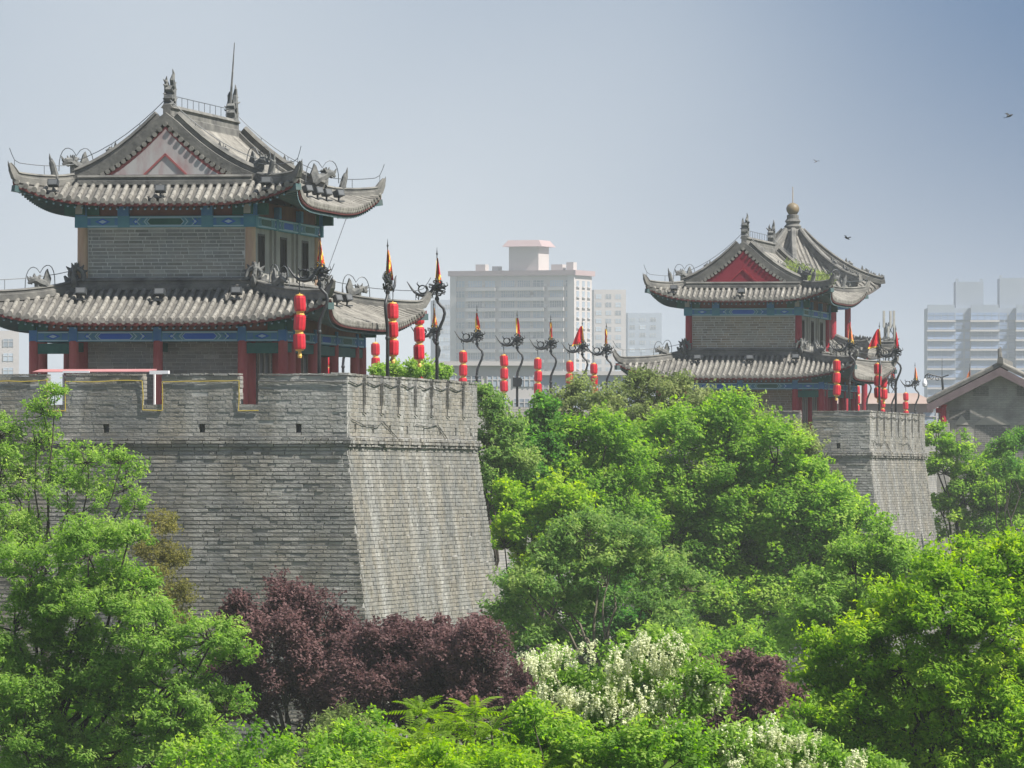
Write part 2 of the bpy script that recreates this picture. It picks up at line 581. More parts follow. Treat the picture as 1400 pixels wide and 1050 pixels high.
M['conc_pink'] = mat_simple('pink_cornice', (0.31, 0.225, 0.225), (0.34, 0.25, 0.25), scale=0.05, rough=0.85)
M['glass_blue'] = mat_simple('blue_window_glass', (0.16, 0.22, 0.33), (0.19, 0.25, 0.37), scale=0.2, rough=0.3, tone=0.3)
M['glass'] = mat_simple('hazed_window_glass', (0.25, 0.295, 0.345), (0.30, 0.345, 0.395), scale=0.2, rough=0.25, tone=0.4)  # far panes lightened: low contrast of the haze is in the colour
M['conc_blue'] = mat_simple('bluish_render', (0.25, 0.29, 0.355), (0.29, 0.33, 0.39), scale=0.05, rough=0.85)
M['brown_wall'] = mat_simple('brown_wall', (0.26, 0.19, 0.16), (0.30, 0.23, 0.20), scale=0.3, rough=0.9)
M['barge'] = mat_simple('purple_brown_board', (0.125, 0.095, 0.10), (0.17, 0.13, 0.135), scale=2, rough=0.7)
M['hall_brick'] = mat_coursed('hall_brick', (0.30, 0.285, 0.26), (0.35, 0.33, 0.295), (0.27, 0.26, 0.24), 0.3, 0.09)
M['lintel'] = mat_simple('pale_brick_arch', (0.36, 0.335, 0.295), (0.40, 0.37, 0.325), scale=2, rough=0.9)
M['niche_brick'] = mat_coursed('niche_brick', (0.13, 0.13, 0.125), (0.19, 0.18, 0.165), (0.26, 0.25, 0.23), 0.3, 0.1)
M['leaf_fresh'] = mat_leaf('leaf_fresh', (0.114, 0.225, 0.036), (0.372, 0.485, 0.109), mid=(0.228, 0.385, 0.065))
M['leaf_locust'] = mat_leaf('leaf_locust', (0.120, 0.215, 0.043), (0.355, 0.465, 0.138), mid=(0.228, 0.370, 0.081))
M['leaf_lime'] = mat_leaf('leaf_lime', (0.132, 0.245, 0.025), (0.402, 0.510, 0.081), mid=(0.252, 0.415, 0.043))
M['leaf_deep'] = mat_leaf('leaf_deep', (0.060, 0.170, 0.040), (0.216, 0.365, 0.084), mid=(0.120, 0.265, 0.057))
M['leaf_blue'] = mat_leaf('leaf_bluish', (0.114, 0.205, 0.061), (0.318, 0.405, 0.138), mid=(0.198, 0.320, 0.095))
M['leaf_olive'] = mat_leaf('leaf_olive', (0.105, 0.140, 0.045), (0.310, 0.350, 0.155), mid=(0.200, 0.255, 0.095))
M['leaf_dry'] = mat_leaf('leaf_dry', (0.110, 0.120, 0.040), (0.290, 0.270, 0.105))
M['leaf_plum'] = mat_leaf('leaf_plum', (0.060, 0.032, 0.034), (0.210, 0.128, 0.125), 0.4)
M['leaf_frond'] = mat_leaf('leaf_frond', (0.090, 0.170, 0.020), (0.280, 0.400, 0.065))
M['blossom'] = mat_leaf('white_blossom', (0.44, 0.48, 0.26), (0.76, 0.76, 0.58), 0.35)

# ------------------------------------------------------------------ ground
g = MB()
g.add([(-1400, -250, 0), (1400, -250, 0), (1400, 3900, 0), (-1400, 3900, 0)], [(0, 1, 2, 3)])
g.build('ground', M['ground'], kind='structure')

# ------------------------------------------------------------------ city wall and its two bastions
O1 = Vector((-4.5, 215.0, 0))
O2 = Vector((15.3, 336.0, 0))
ZT, ZS, ZB = 12.0, 9.98, 10.25      # merlon top, underside of the string course, walkway
BAT = 0.134
SLEN = 21.4
CH = 0.112


def lay(lo, hi, phase):
    """split lo..hi into stretchers and headers"""
    out, x = [], lo - phase
    while x < hi:
        L = 0.41 if random.random() < 0.72 else 0.20
        L *= random.uniform(0.93, 1.07)
        a, b = max(lo, x), min(hi, x + L)
        if b - a > 0.05:
            out.append((a, b))
        x += L + 0.018
    return out


def face_bricks():
    """all bricks of a bastion's two visible faces in its own frame (x outward, y along the wall)"""
    left_par, left_low, right, band = [], [], [], []

    def brick(face, a, b, z, h, off, depth=0.13, rough=0.006, tone=None, gap=0.014):
        pr = random.gauss(0, rough)
        if random.random() < 0.025:
            pr -= abs(random.gauss(0, rough * 2.5))
        pr = max(pr, -.026)
        t = min(1, max(0, random.gauss(0.5, 0.17))) if tone is None else tone
        hz = h / 2 - gap / 2 - random.random() * 0.008
        if face == 'L':
            return [(a + b) / 2, -(off + pr) + depth / 2, z + h / 2, (b - a) / 2, depth / 2, hz, t]
        return [(off + pr) - depth / 2, (a + b) / 2, z + h / 2, depth / 2, (b - a) / 2, hz, t]

    crL = [-2.74 - 2.7 * k for k in range(4)]
    crR = [2.55 + 2.72 * k for k in range(7)]
    lpL = [-1.36 - 2.69 * k for k in range(4)]
    lpR = [1.2 + 2.72 * k for k in range(8)]
    nc = 15
    z0 = ZB + 0.02
    ch = (ZT - 0.07 - z0) / nc

    def spans(lo, hi, cuts, half):
        pts = [lo]
        for c in sorted(cuts):
            pts += [c - half, c + half]
        pts.append(hi)
        return [(pts[i], pts[i + 1]) for i in range(0, len(pts), 2) if pts[i + 1] - pts[i] > 0.05]

    for i in range(nc):
        z = z0 + i * ch
        zr = z - ZB
        off = 0.006 * (nc - i) / nc
        for face, lo, hi, cr, lp in (('L', -12, 0, crL, lpL), ('R', 0.13, SLEN, crR, lpR)):
            if z + ch / 2 > 11.13:
                sp = spans(lo, hi, cr, 0.25)
            elif 0.06 < zr < 0.34:
                sp = spans(lo, hi, lp, 0.08 if face == 'L' else 0.14)
            else:
                sp = [(lo, hi)]
            for (a0, b0) in sp:
                for (a, b) in lay(a0, b0, random.random() * 0.4):
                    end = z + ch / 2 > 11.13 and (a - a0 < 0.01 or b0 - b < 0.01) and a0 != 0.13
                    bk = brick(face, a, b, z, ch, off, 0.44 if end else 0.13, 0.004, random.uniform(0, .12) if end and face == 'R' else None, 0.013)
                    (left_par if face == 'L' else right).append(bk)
    # coping course
    for face, lo, hi, cr in (('L', -12, 0.03, crL), ('R', 0.0, SLEN + 0.03, crR)):
        for (a0, b0) in spans(lo, hi, cr, 0.27):
            for (a, b) in lay(a0, b0, 0.1):
                band.append(brick(face, a, b, ZT - 0.07 + random.gauss(0, 0.004), 0.075, 0.028, 0.50, 0.008, random.uniform(0.15, 0.5)))
    # string course: three corbelled rows
    for k, (z, h, off) in enumerate(((ZS, 0.085, 0.075), (ZS + 0.085, 0.095, 0.115), (ZS + 0.18, 0.09, 0.095))):
        for face, lo, hi in (('L', -12, off), ('R', 0.13, SLEN + off)):
            for (a, b) in lay(lo, hi, random.random() * 0.3):
                band.append(brick(face, a, b, z, h, off, 0.22, 0.012, min(1, max(0, random.gauss(0.38, 0.2)))))
    # battered wall below, each course stepping back from the one under it
    n = int((ZS - 0.02) / CH)
    wear = [random.uniform(0, .021) for _ in range(n)]
    for i in range(n):
        z = ZS - (i + 1) * CH
        off = BAT * (ZS - z - CH / 2)
        for face, lo, hi, tgt in (('L', -12, off, left_low), ('R', 0.13 - off, SLEN + off, right)):
            for (a, b) in lay(lo, hi, random.random() * 0.4):
                tgt.append(brick(face, a, b, z, CH, off + (wear[i] if face == 'L' else wear[i] * .4), 0.14, 0.012 if face == 'L' else 0.005, None, 0.025 if face == 'L' else 0.014))
    return left_par, left_low, right, band, crL, crR, lpL, lpR


LP, LL, RR, BAND, crL, crR, lpL, lpR = face_bricks()

# the parapet's backing mortar, with the crenels and loopholes left open
core = MB()
rc = 0.010
zA, zB_, zC = ZB + 0.06, ZB + 0.36, 11.13


def par_run(axis, lo, hi, cuts, half, z0, z1, th=0.45):
    pts = [lo]
    for c in sorted(cuts):
        pts += [c - half - 0.02, c + half + 0.02]
    pts.append(hi)
    for i in range(0, len(pts), 2):
        if axis == 'L':
            core.box(pts[i], pts[i + 1], rc, th, z0, z1)
        else:
            core.box(-th, -rc, pts[i], pts[i + 1], z0, z1)


for ax, lo, hi, cr, lp in (('L', -12, -0.46, crL, lpL), ('R', 0.015, SLEN - 0.03, crR, lpR)):
    par_run(ax, lo, hi, [], 0, ZB - 0.05, zA)
    par_run(ax, lo, hi, lp, 0.07 if ax == 'L' else 0.13, zA + 0.001, zB_, 0.34)
    par_run(ax, lo, hi, [], 0, zB_ + 0.001, zC)
    par_run(ax, lo, hi, cr, 0.25, zC + 0.001, ZT - 0.072)
    if ax == 'L':
        core.box(lo, hi, 0.345, 0.452, zA + 0.001, zB_ + 0.0005)
    else:
        core.box(-0.452, -0.345, lo, hi, zA + 0.001, zB_ + 0.0005)
# battered body
e = BAT * (ZS - 0.0)
x0, x1, y0, y1 = -14, -0.030, 0.045, SLEN - 0.03
core.add([(x0, y0 - e, 0), (x1 + e, y0 - e, 0), (x1 + e, y1 + e, 0), (x0, y1 + e, 0), (x0, y0, ZS), (x1, y0, ZS), (x1, y1, ZS), (x0, y1, ZS)],
         [(0, 3, 2, 1), (4, 5, 6, 7), (0, 1, 5, 4), (1, 2, 6, 5), (2, 3, 7, 6), (3, 0, 4, 7)])
core.box(x0, -0.047, 0.047, SLEN - 0.037, ZS + 0.001, ZB - 0.052)
core_me = core.mesh('backing', M['mortar'])

# single bricks: the 300 of the left face's parapet nearest the corner; the others are joined
LP.sort(key=lambda b: -b[0])
singles, LP_rest = LP[:300], LP[300:]
unit = []
for k in range(10):
    bm_ = boxes_mesh('brick', [[0, 0, 0, 0.5, 0.5, 0.5, 0.12 + 0.085 * k]], M['brick'], None, 0.018)
    unit.append(bm_)
work_left = boxes_mesh('brickwork', LP_rest + LL, M['brick'], '+y', 0.0035)
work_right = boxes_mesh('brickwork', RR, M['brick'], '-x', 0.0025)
work_band = boxes_mesh('string_course', BAND, M['brick'], None, 0.004)


def wiggle(pts, amp=0.012, step=0.35):
    out = []
    for p, q in zip(pts, pts[1:]):
        p, q = Vector(p), Vector(q)
        n = max(1, int((q - p).length / step))
        for i in range(n):
            out.append(p.lerp(q, i / n) + Vector((random.gauss(0, amp), 0, random.gauss(0, amp))))
    out.append(Vector(pts[-1]))
    return out


def bastion(org, label):
    t = thing('bastion', label, 'bastion', org, -TH, 'brick bastions of the city wall')
    link(core_me, 'wall_body', t)
    for b in singles:
        o = link(unit[min(9, max(0, int(b[6] * 10)))], 'brick', t, None, (b[0], b[1], b[2]))
        o.scale = (2 * b[3], 2 * b[4], 2 * b[5])
    link(work_left, 'brickwork', t, 'stuff')
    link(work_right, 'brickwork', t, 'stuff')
    link(work_band, 'string_course', t)
    w = MB()
    w.box(-13.9, -0.46, 0.46, SLEN - 0.04, ZB - 0.05, ZB)
    w.build('walkway', M['paving'], t)
    # weathered cables clipped along the merlons
    c = MB()
    top = ZT - 0.22
    yy = -0.035
    for i in range(1, 4):
        a, b_ = crL[i] + 0.33, crL[i - 1] - 0.33
        pts = [(a - 0.06, yy, 10.98), (a - 0.06, yy, top), (b_ + 0.06, yy, top + 0.02), (b_ + 0.06, yy, 10.98)]
        c = MB()
        c.tube(wiggle(pts + [(crL[i - 1] + 0.27, yy, 10.98)]), 0.016, 5)
        if org is O1:
            c.build('light_cable', M['cable'], t)
    c = MB()
    c.tube(wiggle([(crL[0] + 0.3, yy, top), (-0.05, yy, top - 0.03)]), 0.018, 5)
    c.build('sagging_cable', M['old_cable'], t)
    xx = 0.04
    for i in range(7):
        lo = (crR[i - 1] + 0.3) if i else 0.1
        c = MB()
        c.tube([(xx, lo, top), (xx, (lo + crR[i]) / 2, top - 0.09), (xx, crR[i] - 0.28, top), (xx, crR[i] - 0.29, 10.95), (xx, crR[i] + 0.1, 10.90)], 0.017, 5)
        c.build('sagging_cable', M['old_cable'], t)
    c = MB()
    c.tube([(xx, 0.4, 10.75), (xx, 2.2, 10.6), (xx, 4.4, 10.55), (xx, 5.2, 10.72), (xx, 7.6, 10.25)], 0.012, 5)
    c.build('sagging_cable', M['old_cable'], t)
    c = MB()
    c.tube([(xx, 10.6, 10.66), (xx, 12.8, 10.6), (xx, 14.2, 10.68), (xx, 16.0, 10.25)], 0.012, 5)
    c.build('sagging_cable', M['old_cable'], t)
    return t


near_b = bastion(O1, 'large near grey brick bastion with battered faces and notched parapet')
far_b = bastion(O2, 'smaller distant brick bastion half hidden behind the green trees')

# the long wall the bastions project from
w = thing('city_wall', 'long grey city wall running back behind both bastions', 'wall', O1, -TH)
mw = MB()
A, B = -40, 470
e = BAT * ZS
mw.add([(-26, A, 0), (-12 + e, A, 0), (-12 + e, B, 0), (-26, B, 0), (-26, A, ZS), (-12.01, A, ZS), (-12.01, B, ZS), (-26, B, ZS)],
       [(0, 3, 2, 1), (4, 5, 6, 7), (0, 1, 5, 4), (1, 2, 6, 5), (2, 3, 7, 6), (3, 0, 4, 7)])
mw.build('wall_body', M['coursed'], w)
p_ = MB()
gaps = [(0.2, SLEN - 0.1), (122.8, 122.6 + SLEN - 0.1)]


def in_gap(y):
    return any(a < y < b for a, b in gaps)


for (ya, yb) in ((A, 0.15), (SLEN, 122.5), (122.6 + SLEN, B)):
    p_.box(-12.45, -12.0, ya, yb, ZB - 0.27, 11.13)
    p_.box(-12.5, -11.88, ya, yb, ZS + 0.001, ZS + 0.27)
    y = ya
    while y < yb:
        p_.box(-12.449, -12.001, y + 0.25, min(yb, y + 2.47), 11.131, ZT)
        y += 2.72
p_.build('parapet', M['coursed'], w)
p_ = MB()
p_.box(-26, -12.46, A, B, ZS + 0.002, ZB - 0.003)
p_.build('walkway', M['paving'], w)
p_ = MB()
p_.box(-26, -25.6, A, B, ZB, ZB + 0.9)
p_.build('inner_parapet', M['coursed'], w)

# ------------------------------------------------------------------ watch towers
K = CZ - ZB                      # heights below are given above the eye; K turns them into heights above the walkway


class Skirt:
    """four-sided curved roof ring: eave line, upturned tips, hips straight in plan"""

    def __init__(s, ex, ey, tipx, tipy, tx, ty, ze, zt, up, sag=0.28):
        s.__dict__.update(ex=ex, ey=ey, tipx=tipx, tipy=tipy, tx=tx, ty=ty, ze=ze, zt=zt, up=up, sag=sag)

    def half(s, side, w):
        a, b = (s.tipx, s.tx) if side in 'fb' else (s.tipy, s.ty)
        return a + (b - a) * w

    def P(s, side, lat, w, dz=0.0):
        a = min(1.0, abs(lat) / s.half(side, w))
        g_ = a ** 4
        e0, t0, top = (s.ey, s.tipy, s.ty) if side in 'fb' else (s.ex, s.tipx, s.tx)
        eo = e0 + (t0 - e0) * g_
        out = eo + (top - eo) * w
        z = s.ze + (s.zt - s.ze) * (w * (1 - s.sag) + s.sag * w * w) + s.up * g_ * (1 - w) ** 1.3 + dz
        if side == 'f':
            return Vector((lat, -out, z))
        if side == 'b':
            return Vector((lat, out, z))
        if side == 'r':
            return Vector((out, lat, z))
        return Vector((-out, lat, z))

    def w_end(s, side, lat):
        a, b = (s.tipx, s.tx) if side in 'fb' else (s.tipy, s.ty)
        return 1.0 if abs(lat) <= b else (a - abs(lat)) / (a - b)


OUTD = {'f': Vector((0, -1, 0)), 'b': Vector((0, 1, 0)), 'r': Vector((1, 0, 0)), 'l': Vector((-1, 0, 0))}
LATD = {'f': Vector((1, 0, 0)), 'b': Vector((1, 0, 0)), 'r': Vector((0, 1, 0)), 'l': Vector((0, 1, 0))}


def uv_sheet(rows, mats, name, parent):
    """grid of points -> sheet with a UV map in metres (u across, v down the slope)"""
    nu, nv = len(rows), len(rows[0])
    vs_ = [p for r_ in rows for p in r_]
    fs, uvs = [], []
    dist = []
    for r_ in rows:
        d, acc = [0.0], 0.0
        for a, b in zip(r_, r_[1:]):
            acc += (b - a).length
            d.append(acc)
        dist.append(d)
    for i in range(nu - 1):
        for j in range(nv - 1):
            fs.append((i * nv + j, (i + 1) * nv + j, (i + 1) * nv + j + 1, i * nv + j + 1))
            for (a, b) in ((i, j), (i + 1, j), (i + 1, j + 1), (i, j + 1)):
                uvs += [a * 0.2, dist[a][b]]
    me = bpy.data.meshes.new(name)
    me.from_pydata([tuple(v) for v in vs_], [], fs)
    me.materials.append(mats)
    ul = me.uv_layers.new(name='UVMap')
    ul.data.foreach_set('uv', uvs)
    me.update()
    return link(me, name, parent)


def row_mesh(mb, pts, lat, out, r=0.070, seg=0.27, tone=0.5, disc=True):
    """one row of half-round cover tiles following pts (eave first), each tile slightly tapered under the next"""
    L, acc = [], 0
    for a, b in zip(pts, pts[1:]):
        L.append((b - a).length)
    total = sum(L)
    n = max(1, int(total / seg))

    def at(d):
        d = max(0, min(total, d))
        for i, l in enumerate(L):
            if d <= l or i == len(L) - 1:
                return pts[i].lerp(pts[i + 1], min(1, d / l) if l > 1e-6 else 0)
            d -= l
    ang = [R(a) for a in (-8, 32, 64, 90, 116, 148, 188)]
    vs_, fs = [], []
    secs = []
    for i in range(n):
        d0, d1 = total * i / n, total * (i + 1) / n
        secs += [(at(d0), r * 1.04), (at(d1), r * 0.88)]
    m = len(ang)
    for p, rr in secs:
        for a in ang:
            vs_.append(p + lat * (math.cos(a) * rr) + Vector((0, 0, math.sin(a) * rr)))
    for i in range(len(secs) - 1):
        for k in range(m - 1):
            fs.append((i * m + k, i * m + k + 1, (i + 1) * m + k + 1, (i + 1) * m + k))
    mb.add(vs_, fs, tone)
    if disc:
        c = pts[0] + out * 0.02
        vs_ = [c + lat * (math.cos(R(36 * k)) * r * 1.15) + Vector((0, 0, math.sin(R(36 * k)) * r * 1.15 + 0.01)) for k in range(10)]
        vs2 = [p - out * 0.06 for p in vs_]
        fs = [tuple(range(10))] + [(k, 10 + k, 10 + (k + 1) % 10, (k + 1) % 10) for k in range(10)]
        mb.add(vs_ + vs2, fs, min(1, tone + 0.15))


def skirt_roof(sk, parent, pitch=0.236, single='f', above=None, wire=None):
    """sheet, soffit, fascia, tile rows, drip tiles, rafters and hips for one roof ring; returns the roof part"""
    pan = None
    soff, fas, raft, drip, rows_stuff = MB(), MB(), MB(), MB(), MB()
    for side in 'frbl':
        NU, NW = 40, 6
        rows, low = [], []
        for i in range(NU + 1):
            a = -1 + 2 * i / NU
            a = math.copysign(abs(a) ** 0.8, a)
            rows.append([sk.P(side, a * sk.half(side, j / NW), j / NW, -0.045) for j in range(NW + 1)])
            low.append([sk.P(side, a * sk.half(side, j / NW), j / NW, -0.13 - 0.05 * (j / NW)) for j in range(NW + 1)])
        sh = uv_sheet(rows, M['pan'], 'roof' if pan is None else 'pan_sheet', parent if pan is None else pan)
        if pan is None:
            pan = sh
        for i in range(NU):
            for j in range(NW):
                soff.add([low[i][j], low[i][j + 1], low[i + 1][j + 1], low[i + 1][j]], [(0, 1, 2, 3)])
            # eave edge: red board under the tiles
            o = OUTD[side] * 0.01
            a0, a1, b0, b1 = rows[i][0], rows[i + 1][0], low[i][0], low[i + 1][0]
            dn = Vector((0, 0, -0.015))
            fas.add([b0 + o + dn, b1 + o + dn, a1 + o, a0 + o], [(0, 1, 2, 3)])
            fas.add([b0 + o + dn, b0 - OUTD[side] * 0.06 + dn, b1 - OUTD[side] * 0.06 + dn, b1 + o + dn], [(0, 1, 2, 3)])
        # tile rows
        hw = sk.half(side, 0) - 0.10
        n = int(2 * hw / pitch)
        for i in range(n + 1):
            lat = -hw + 2 * hw * i / n
            we = sk.w_end(side, lat)
            if we < 0.06:
                continue
            pts = [sk.P(side, lat, we * j / 7, 0.0) for j in range(8)]
            if above and side in 'rl' and abs(lat) < above['y']:
                sg = 1 if side == 'r' else -1
                for j in range(1, 9):
                    x = sk.tx * (1 - j / 8) + 0.1 * (j / 8)
                    pts.append(Vector((sg * x, lat, above['z'](x))))
            pts[0] = pts[0] + OUTD[side] * 0.03
            tone = min(1, max(0, random.gauss(0.5, 0.22)))
            if side == single:
                mb = MB()
                row_mesh(mb, pts, LATD[side], OUTD[side], tone=tone)
                mb.build('tile_row', M['tile'], pan, smooth=False)
            else:
                row_mesh(rows_stuff, pts, LATD[side], OUTD[side], tone=tone)
            # drip tile between this row and the next
            l2 = lat + hw / n
            if i < n and sk.w_end(side, l2) > 0.05:
                p = sk.P(side, l2, 0, -0.01) + OUTD[side] * 0.045
                la = LATD[side]
                drip.add([p - la * 0.09, p + la * 0.09, p + la * 0.05 - Vector((0, 0, 0.075)), p - Vector((0, 0, 0.105)), p - la * 0.05 - Vector((0, 0, 0.075))],
                         [(0, 1, 2, 3, 4)], random.uniform(0.3, 0.8))
        # rafters
        n = int(2 * (sk.half(side, 0) - 0.3) / 0.2)
        for i in range(n + 1):
            lat = -(sk.half(side, 0) - 0.3) + i * 0.2
            we = min(0.9, sk.w_end(side, lat))
            if we < 0.15:
                continue
            a, b = sk.P(side, lat, 0.035, -0.24), sk.P(side, lat, we, -0.26)
            raft.tube([a, b], 0.038, 4, 0.5, 0)
            d = OUTD[side] * 0.004
            q = a + d
            la = LATD[side] * 0.026
            raft.add([q - la - Vector((0, 0, .026)), q + la - Vector((0, 0, .026)), q + la + Vector((0, 0, .026)), q - la + Vector((0, 0, .026))], [(0, 1, 2, 3)], 0.5, 1)
    soff.build('soffit', M['soffit'], pan)
    fas.build('fascia_board', M['fascia'], pan)
    raft.build('rafters', [M['rafter'], M['rafter_end']], pan, kind='stuff')
    drip.build('drip_tiles', M['tile'], pan, kind='stuff')
    rows_stuff.build('tile_rows', M['tile'], pan, kind='stuff')
    return pan


def beast(mb, p, d, s=1.0):
    """crouching ridge beast: tapered body, raised head with horns, upright tail"""
    p, d = Vector(p), Vector(d).normalized()
    up = Vector((0, 0, 1))

    def q(a, h):
        return p + d * (a * s) + up * (h * s)
    side = Vector((-d.y, d.x, 0))
    mb.tube([q(-0.30, -.02), q(-0.15, 0.12), q(0.05, 0.20), q(0.2, 0.30), q(0.33, 0.30), q(0.45, 0.20)], [0.10 * s, 0.15 * s, 0.14 * s, 0.13 * s, 0.11 * s, 0.04 * s], 7, .4)
    mb.tube([q(.10, -.05), q(.12, .2)], [.10 * s, .09 * s], 6, .3)
    mb.tube([q(.30, .22), q(.44, .34), q(.50, .46)], [.07 * s, .05 * s, .01 * s], 5, .4)
    ol_ = [(-.10, 0), (.12, 0), (.15, .18), (.08, .34), (.02, .52), (-.05, .60), (-.10, .44), (-.17, .28)]
    mb.extrude([((u - .24) * s, v * s) for u, v in ol_], p, d, up, side, .07 * s, .4, 0, .6)
    for k in range(11):
        a_ = random.uniform(-.4, 2.6)
        c_ = q(.16 + .12 * math.cos(a_), .22 + .13 * math.sin(a_)) + side * random.uniform(-.10, .10) * s
        mb.tube([c_, c_ + (d * math.cos(a_) + up * abs(math.sin(a_))) * .15 * s + side * random.uniform(-.07, .07) * s], [.055 * s, .012 * s], 5, random.random())


def beast_part(parent, p, d, s=1.0):
    m = MB()
    beast(m, p, d, s)
    return m.build('ridge_beast', M['beast'], parent)


def loop_wire(parent, p, d, s=1.0):
    mb = MB()
    p, d = Vector(p), Vector(d).normalized()
    pts = []
    for k in range(15):
        a = math.pi * (1 - k / 14)
        h = abs(math.sin(2 * a)) ** 0.7 * 0.30 + math.sin(a) * 0.45
        pts.append(p + d * (math.cos(a) * 0.55 * s) + Vector((0, 0, h * s)))
    mb.tube(pts, 0.013, 4)
    mb.build('wire_loop', M['wire'], parent)


def hip_ridge(mb, path, w=0.20, h=0.24, taper=False):
    first = len(mb.v)
    mb.sweep(path, [(-w * .5, -.1), (w * .5, -.1), (w * .5, h * .35), (w * .36, h * .42), (w * .36, h * .72), (w * .5, h * .8), (w * .3, h), (-w * .3, h), (-w * .5, h * .8), (-w * .36, h * .72), (-w * .36, h * .42), (-w * .5, h * .35)], random.uniform(.35, .65))
    if taper:
        n = 12
        for i, k in ((len(path) - 3, .85), (len(path) - 2, .66), (len(path) - 1, .28)):
            c = Vector(path[i]) + Vector((0, 0, h * .25))
            for j in range(n):
                q = first + i * n + j
                mb.v[q] = tuple(c + (Vector(mb.v[q]) - c) * k)


def wire_along(parent, path, h=0.33, step=0.95):
    """lightning wire on little stand-offs above a ridge"""
    mb = MB()
    pts = [Vector(p) + Vector((0, 0, h)) for p in path]
    mb.tube(pts, 0.011, 4)
    acc = 0
    for a, b in zip(path, path[1:]):
        acc += (Vector(b) - Vector(a)).length
        if acc > step:
            acc = 0
            mb.tube([Vector(b), Vector(b) + Vector((0, 0, h))], 0.009, 4)
    mb.build('lightning_wire', M['wire'], parent)


def painted_beam(mb, P, lat, out, length, h):
    """one bay of a painted tie beam: teal ground, pale chevrons, blue or green cartouche.  P = left bottom corner on the face"""
    P, lat, out = Vector(P), Vector(lat), Vector(out)
    up = Vector((0, 0, 1))

    def poly(pts, mi, lift):
        mb.add([P + lat * a + up * (b * h) + out * lift for a, b in pts], [tuple(range(len(pts)))], 0.5, mi)
    c = length / 2
    m = max(length - 0.5, 0.2)
    poly([(0.02, .06), (length - .02, .06), (length - .02, .16), (0.02, .16)], 3, 0.005)
    poly([(0.02, .84), (length - .02, .84), (length - .02, .94), (0.02, .94)], 3, 0.005)
    poly([(0.03, .2), (0.2, .2), (0.2, .8), (0.03, .8)], 1, 0.006)
    poly([(length - .2, .2), (length - .03, .2), (length - .03, .8), (length - .2, .8)], 1, 0.006)
    if length < 1.5:
        poly([(c - .22, .5), (c, .2), (c + .22, .5), (c, .8)], 2, 0.006)
        poly([(c - .12, .5), (c, .34), (c + .12, .5), (c, .66)], 3, 0.009)
        return
    for sg in (-1, 1):
        for k, (d, mi) in enumerate(((m * .30, 3), (m * .36, 1), (m * .42, 3))):
            xx = c + sg * d
            poly([(xx, .18), (xx + .035, .18), (xx + .035 + sg * .09, .5), (xx + .035, .82), (xx, .82), (xx + sg * .09, .5)], mi, 0.006 + .001 * k)
        xx = c + sg * (m * .48)
        poly([(xx - .09, .5), (xx, .2), (xx + .09, .5), (xx, .8)], 2, 0.007)
        poly([(xx - .045, .5), (xx, .36), (xx + .045, .5), (xx, .64)], 3, 0.010)
    w2 = m * .25
    poly([(c - w2 - .1, .5), (c - w2, .17), (c + w2, .17), (c + w2 + .1, .5), (c + w2, .83), (c - w2, .83)], 3, 0.006)
    poly([(c - w2 - .07, .5), (c - w2 + .01, .22), (c + w2 - .01, .22), (c + w2 + .07, .5), (c + w2 - .01, .78), (c - w2 + .01, .78)], 2 if random.random() < .5 else 4, 0.009)


BEAM = lambda: [M['teal'], M['blue'], M['deep_blue'], M['pale_blue'], M['green']]
HX, HY = 2.41, 4.95           # upper storey (inner columns)
GX, GY = 3.56, 6.10           # gallery columns
YS = [-6.10, -4.95, -1.65, 1.65, 4.95, 6.10]
XS = [-3.56, -2.41, 0.0, 2.41, 3.56]


def zM(x):
    return 10.08 - 1.03 * abs(x) + 0.133 * x * x + K


def floodlight(name, parent, p, out, tilt=0.35, s=1.0):
    p, out = Vector(p), Vector(out).normalized()
    la = Vector((-out.y, out.x, 0))
    d = (out * math.cos(tilt) + Vector((0, 0, math.sin(tilt)))).normalized()
    n = la.cross(d)
    mb = MB()
    mb.obox(p + Vector((0, 0, .25 * s)), la * .15 * s, d * .10 * s, n * .09 * s)
    mb.tube([p, p + Vector((0, 0, .22 * s))], .03 * s, 5)
    mb.obox(p + Vector((0, 0, .03)), la * .13 * s, out * .12 * s, Vector((0, 0, .02)))
    mb.obox(p + Vector((0, 0, .25 * s)) + d * .102 * s, la * .12 * s, d * .003, n * .07 * s, .5, 1)
    return mb.build(name, [M['lamp_grey'], M['lamp_glass']], parent)


